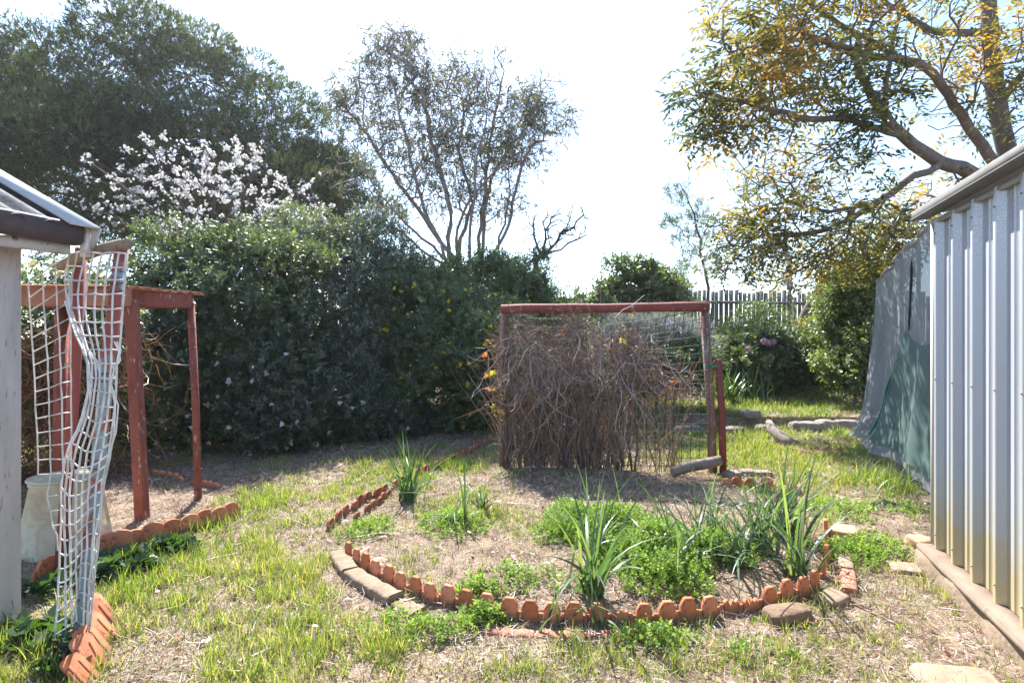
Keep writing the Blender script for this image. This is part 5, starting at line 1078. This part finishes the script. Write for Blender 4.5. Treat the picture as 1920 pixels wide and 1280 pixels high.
# strappy clumps
STRAP = leafmat('strap_leaf', [(0, (.030, .060, .018)), (.5, (.060, .11, .028)), (1, (.12, .19, .045))], trans=.4, gloss=.10, rough=.32, tcol=(1.5, 1.6, .45))
def strap_clump(name, label, cat, p, n, hgt, wd_, spread, m=STRAP, hue=(.5, .2), lean=.9, k=7, droop=1.2, group=None):
    p = np.asarray(p); P_ = np.repeat(p[None], n, 0)+np.c_[rng.normal(size=(n, 2))*spread, np.full(n, -.01)]
    mb = MB(); blades(mb, P_, hgt*(.6+.6*rng.random(n)), wd_*(.7+.5*rng.random(n)), .15+lean*rng.random(n), rng.random(n)*6.28, np.clip(hue[0]+hue[1]*rng.normal(size=n), 0, 1), k=k, droop=droop)
    return tag(mb.build(name, m, None, base=p), label, cat, group)
for i, (px_, py_, lab) in enumerate([(1365, 752, 'strap leaved clump nearest the trellis post under the pink flowers'), (1412, 750, 'middle dark strap leaved clump under the pink flowered shrub'), (1462, 738, 'strap leaved clump at the edge of the path under the pink flowers'), (1335, 742, 'strap leaved clump behind the trellis post')]):
    strap_clump('strap_lily', lab, 'lily', G(px_, py_), 60, .75, .03, .14, group='dark strap leaved clumps below the pink flowers')
strap_clump('grass_tuft', 'long bright grass tuft arching at the foot of the torn cloth', 'grass tuft', G(1668, 918), 150, .38, .008, .16, grassmat, hue=(.55, .2), lean=1.1)
strap_clump('grass_tuft', 'shorter bright grass tuft on the path just left of the long tuft by the cloth', 'grass tuft', G(1625, 905), 90, .26, .007, .16, grassmat, hue=(.55, .2), lean=1.1)
# tall weed stalk against the sky
wp = W(1118, 600, 15); wp[2] = onground(wp[0], wp[1]); mb = MB(); tp = W(1128, 476, 15); mb.tube([wp, (wp+tp)/2+[.05, 0, 0], tp], [.02, .015, .008], 5)
ww = thing('weed_stalk', wp, 'single tall dry weed stalk standing against the sky beyond the rail', 'weed'); mb.build('stem', VINE, ww)
n = 60; t = rng.random(n)*.6+.4; C = wp+(tp-wp)*t[:, None]+rng.normal(size=(n, 3))*.06; mb = MB(); sprigs(mb, C, unit(rng.normal(size=(n, 3))*.5+[0, 0, .8]), 5, .08, .07, .02, rng.random(n), .6); mb.build('leaves', leafmat('seed_head', [(0, (.14, .13, .09)), (1, (.24, .23, .15))], trans=.3), ww)  # seed heads along the upper stalk, not leaves
# leaning trunk in front of the fence
lt = W(1500, 690, 14.6); lt[2] = onground(lt[0], lt[1])-.05; mb = MB(); mb.tube([lt, W(1500, 620, 14.6), W(1513, 585, 14.6), W(1535, 550, 14.6), W(1560, 510, 14.6)], [.16, .15, .14, .13, .08], 9)
tag(mb.build('leaning_trunk', BARK, None, base=lt, smooth=True), 'thick short leaning trunk in front of the paling fence', 'trunk')

# ------------------------------------------------------------------ plants of the round bed
LEEK = leafmat('leek_leaf', [(0, (.040, .080, .040)), (.5, (.075, .135, .062)), (.8, (.12, .19, .075)), (1, (.22, .28, .10))], trans=.45, gloss=.04, rough=.45, tcol=(1.4, 1.5, .6))
LG = 'leek plants in the round bed'
for (px_, py_, n, h, w_, sp_r, ln_, lab) in [
    (768, 938, 26, .46, .020, .035, .8, 'leek clump with bent tips at the back left of the round bed'),
    (905, 958, 12, .22, .022, .02, .7, 'small bright leek at the middle back of the bed'),
    (862, 985, 13, .42, .018, .05, 1.3, 'flopped leek arching over the grass patch in the bed'),
    (1102, 1112, 20, .55, .022, .04, .95, 'tall leek clump at the front of the bed by the tiles, left of the others'),
    (1135, 1035, 14, .50, .016, .04, .8, 'leek growing out of the middle of the bright weed patch'),
    (1262, 1058, 18, .44, .018, .05, 1.1, 'spreading leek at the right edge of the bright weed patch'),
    (1322, 1042, 20, .46, .018, .05, 1.1, 'arching leek between the weed patch and the tall stand'),
    (1385, 1062, 20, .46, .019, .045, .9, 'upright leek in front of the tall leek stand'),
    (1432, 1035, 26, .52, .020, .05, .7, 'dense leek forming the left of the tall stand'),
    (1468, 1000, 36, .50, .020, .06, .55, 'tallest upright leek stand at the back right of the bed'),
    (1320, 985, 18, .40, .016, .06, 1.1, 'leek at the back of the bed below the propped log'),
    (1500, 1085, 12, .62, .022, .03, .8, 'leek bending over the right front tiles'),
    (1215, 1000, 12, .38, .015, .05, 1.1, 'thin leek at the back of the bright weed patch')]:
    strap_clump('leek', lab, 'leek', G(px_, py_), int(n*1.75), h*1.25, w_*1.05, sp_r*1.2, LEEK, hue=(.48, .25), lean=ln_*1.15, k=9, droop=1.75, group=LG)
strap_clump('leek', 'fallen leek leaves trailing over the front tiles onto the lawn', 'leek', G(1040, 1178), 6, .4, .018, .05, LEEK, hue=(.5, .2), lean=1.4, k=8, droop=1.5, group=LG)
strap_clump('leek', 'small leek shoot outside the front tiles beside the sunken bricks', 'leek', G(1120, 1180), 7, .3, .018, .04, LEEK, hue=(.5, .2), lean=1.3, k=8, droop=1.5, group=LG)
CHICK = leafmat('chickweed_leaf', [(0, (.14, .22, .05)), (.5, (.22, .33, .075)), (1, (.32, .42, .12))], trans=.5, gloss=.012, tcol=(1.2, 1.25, .45))
def ground_weed(label, spots, ll, lw, m, hgt, nm='weed_patch'):
    mb = MB()
    for (px, py, rx, ry, n) in spots:
        c = G(px, py); a = rng.random(n)*6.28; r = rng.random(n)**.75*1.15*(.7+.6*fbm(np.stack([np.cos(a)*1.6+px, np.sin(a)*1.6+py], 1), 12, 2)); x = c[0]+np.cos(a)*r*rx; y = c[1]+np.sin(a)*r*ry
        hh = hgt*np.clip(1.15-r**2, .2, 1)*(.5+.8*fbm(np.stack([x, y], 1)*4, 8, 2)); C = np.stack([x, y, gz(x, y)+hh*rng.random(n)], 1)
        sprigs(mb, C, unit(np.array([0, 0, .9])+rng.normal(size=(n, 3))*.4), 8, .05, ll, lw, np.clip(.45+.7*(fbm(C*3, 6, 2)-.5)+.1*rng.normal(size=n), 0, 1), .95)
    return tag(mb.build(nm, m), label, 'weeds', kind='stuff')
ground_weed('bright green carpet of small leaved weeds filling the middle of the bed', [(1150, 1000, .42, .42, 1900), (1215, 1050, .34, .34, 1300), (1250, 1095, .24, .22, 500), (1075, 985, .22, .3, 500), (1045, 1010, .16, .16, 160), (1330, 1040, .3, .25, 500)], .020, .013, CHICK, .20)
ground_weed('low green weeds creeping over the front tiles and lawn', [(890, 1120, .16, .09, 120), (905, 1165, .12, .08, 120), (735, 1180, .18, .12, 60), (830, 1190, .2, .1, 80), (1230, 1205, .22, .08, 120), (1010, 1090, .22, .14, 70), (940, 1085, .2, .15, 60), (1700, 960, .3, .3, 120), (1590, 1040, .22, .2, 260), (1570, 960, .25, .3, 220), (690, 1000, .2, .25, 150), (850, 985, .25, .3, 260), (1640, 1030, .2, .2, 160), (1420, 1230, .16, .1, 30)], .022, .014, CHICK, .07)
BROAD = leafmat('broad_weed_leaf', [(0, (.022, .05, .02)), (.6, (.055, .10, .035)), (1, (.11, .18, .05))], trans=.38, gloss=.035, rough=.45, tcol=(1.4, 1.6, .5))
ground_weed('dark broad leaved weeds around the foot of the netted pole', [(90, 1215, .20, .14, 13), (135, 1255, .10, .10, 8), (70, 1180, .2, .2, 9), (250, 1068, .20, .12, 34), (310, 1035, .16, .08, 26), (205, 1080, .14, .12, 22), (120, 1110, .16, .16, 14)], .075, .052, BROAD, .06)


# ------------------------------------------------------------------ added volume that lifts the shadows, standing in for lens glare
hz = MB(); hz.box((0, 40, 10), (760, 760, 26))
hm = bpy.data.materials.new('glare_veil'); hm.use_nodes = True; hn = hm.node_tree; hn.nodes.remove(hn.nodes['Principled BSDF'])
pv = hn.nodes.new('ShaderNodeVolumePrincipled'); pv.inputs['Color'].default_value = (.95, .96, 1, 1); pv.inputs['Density'].default_value = .0005; pv.inputs['Anisotropy'].default_value = .45
hn.links.new(pv.outputs[0], hn.nodes['Material Output'].inputs['Volume'])
tag(hz.build('glare_haze', hm), 'added thin veil over the whole garden imitating lens glare', 'glare_haze', kind='stuff')
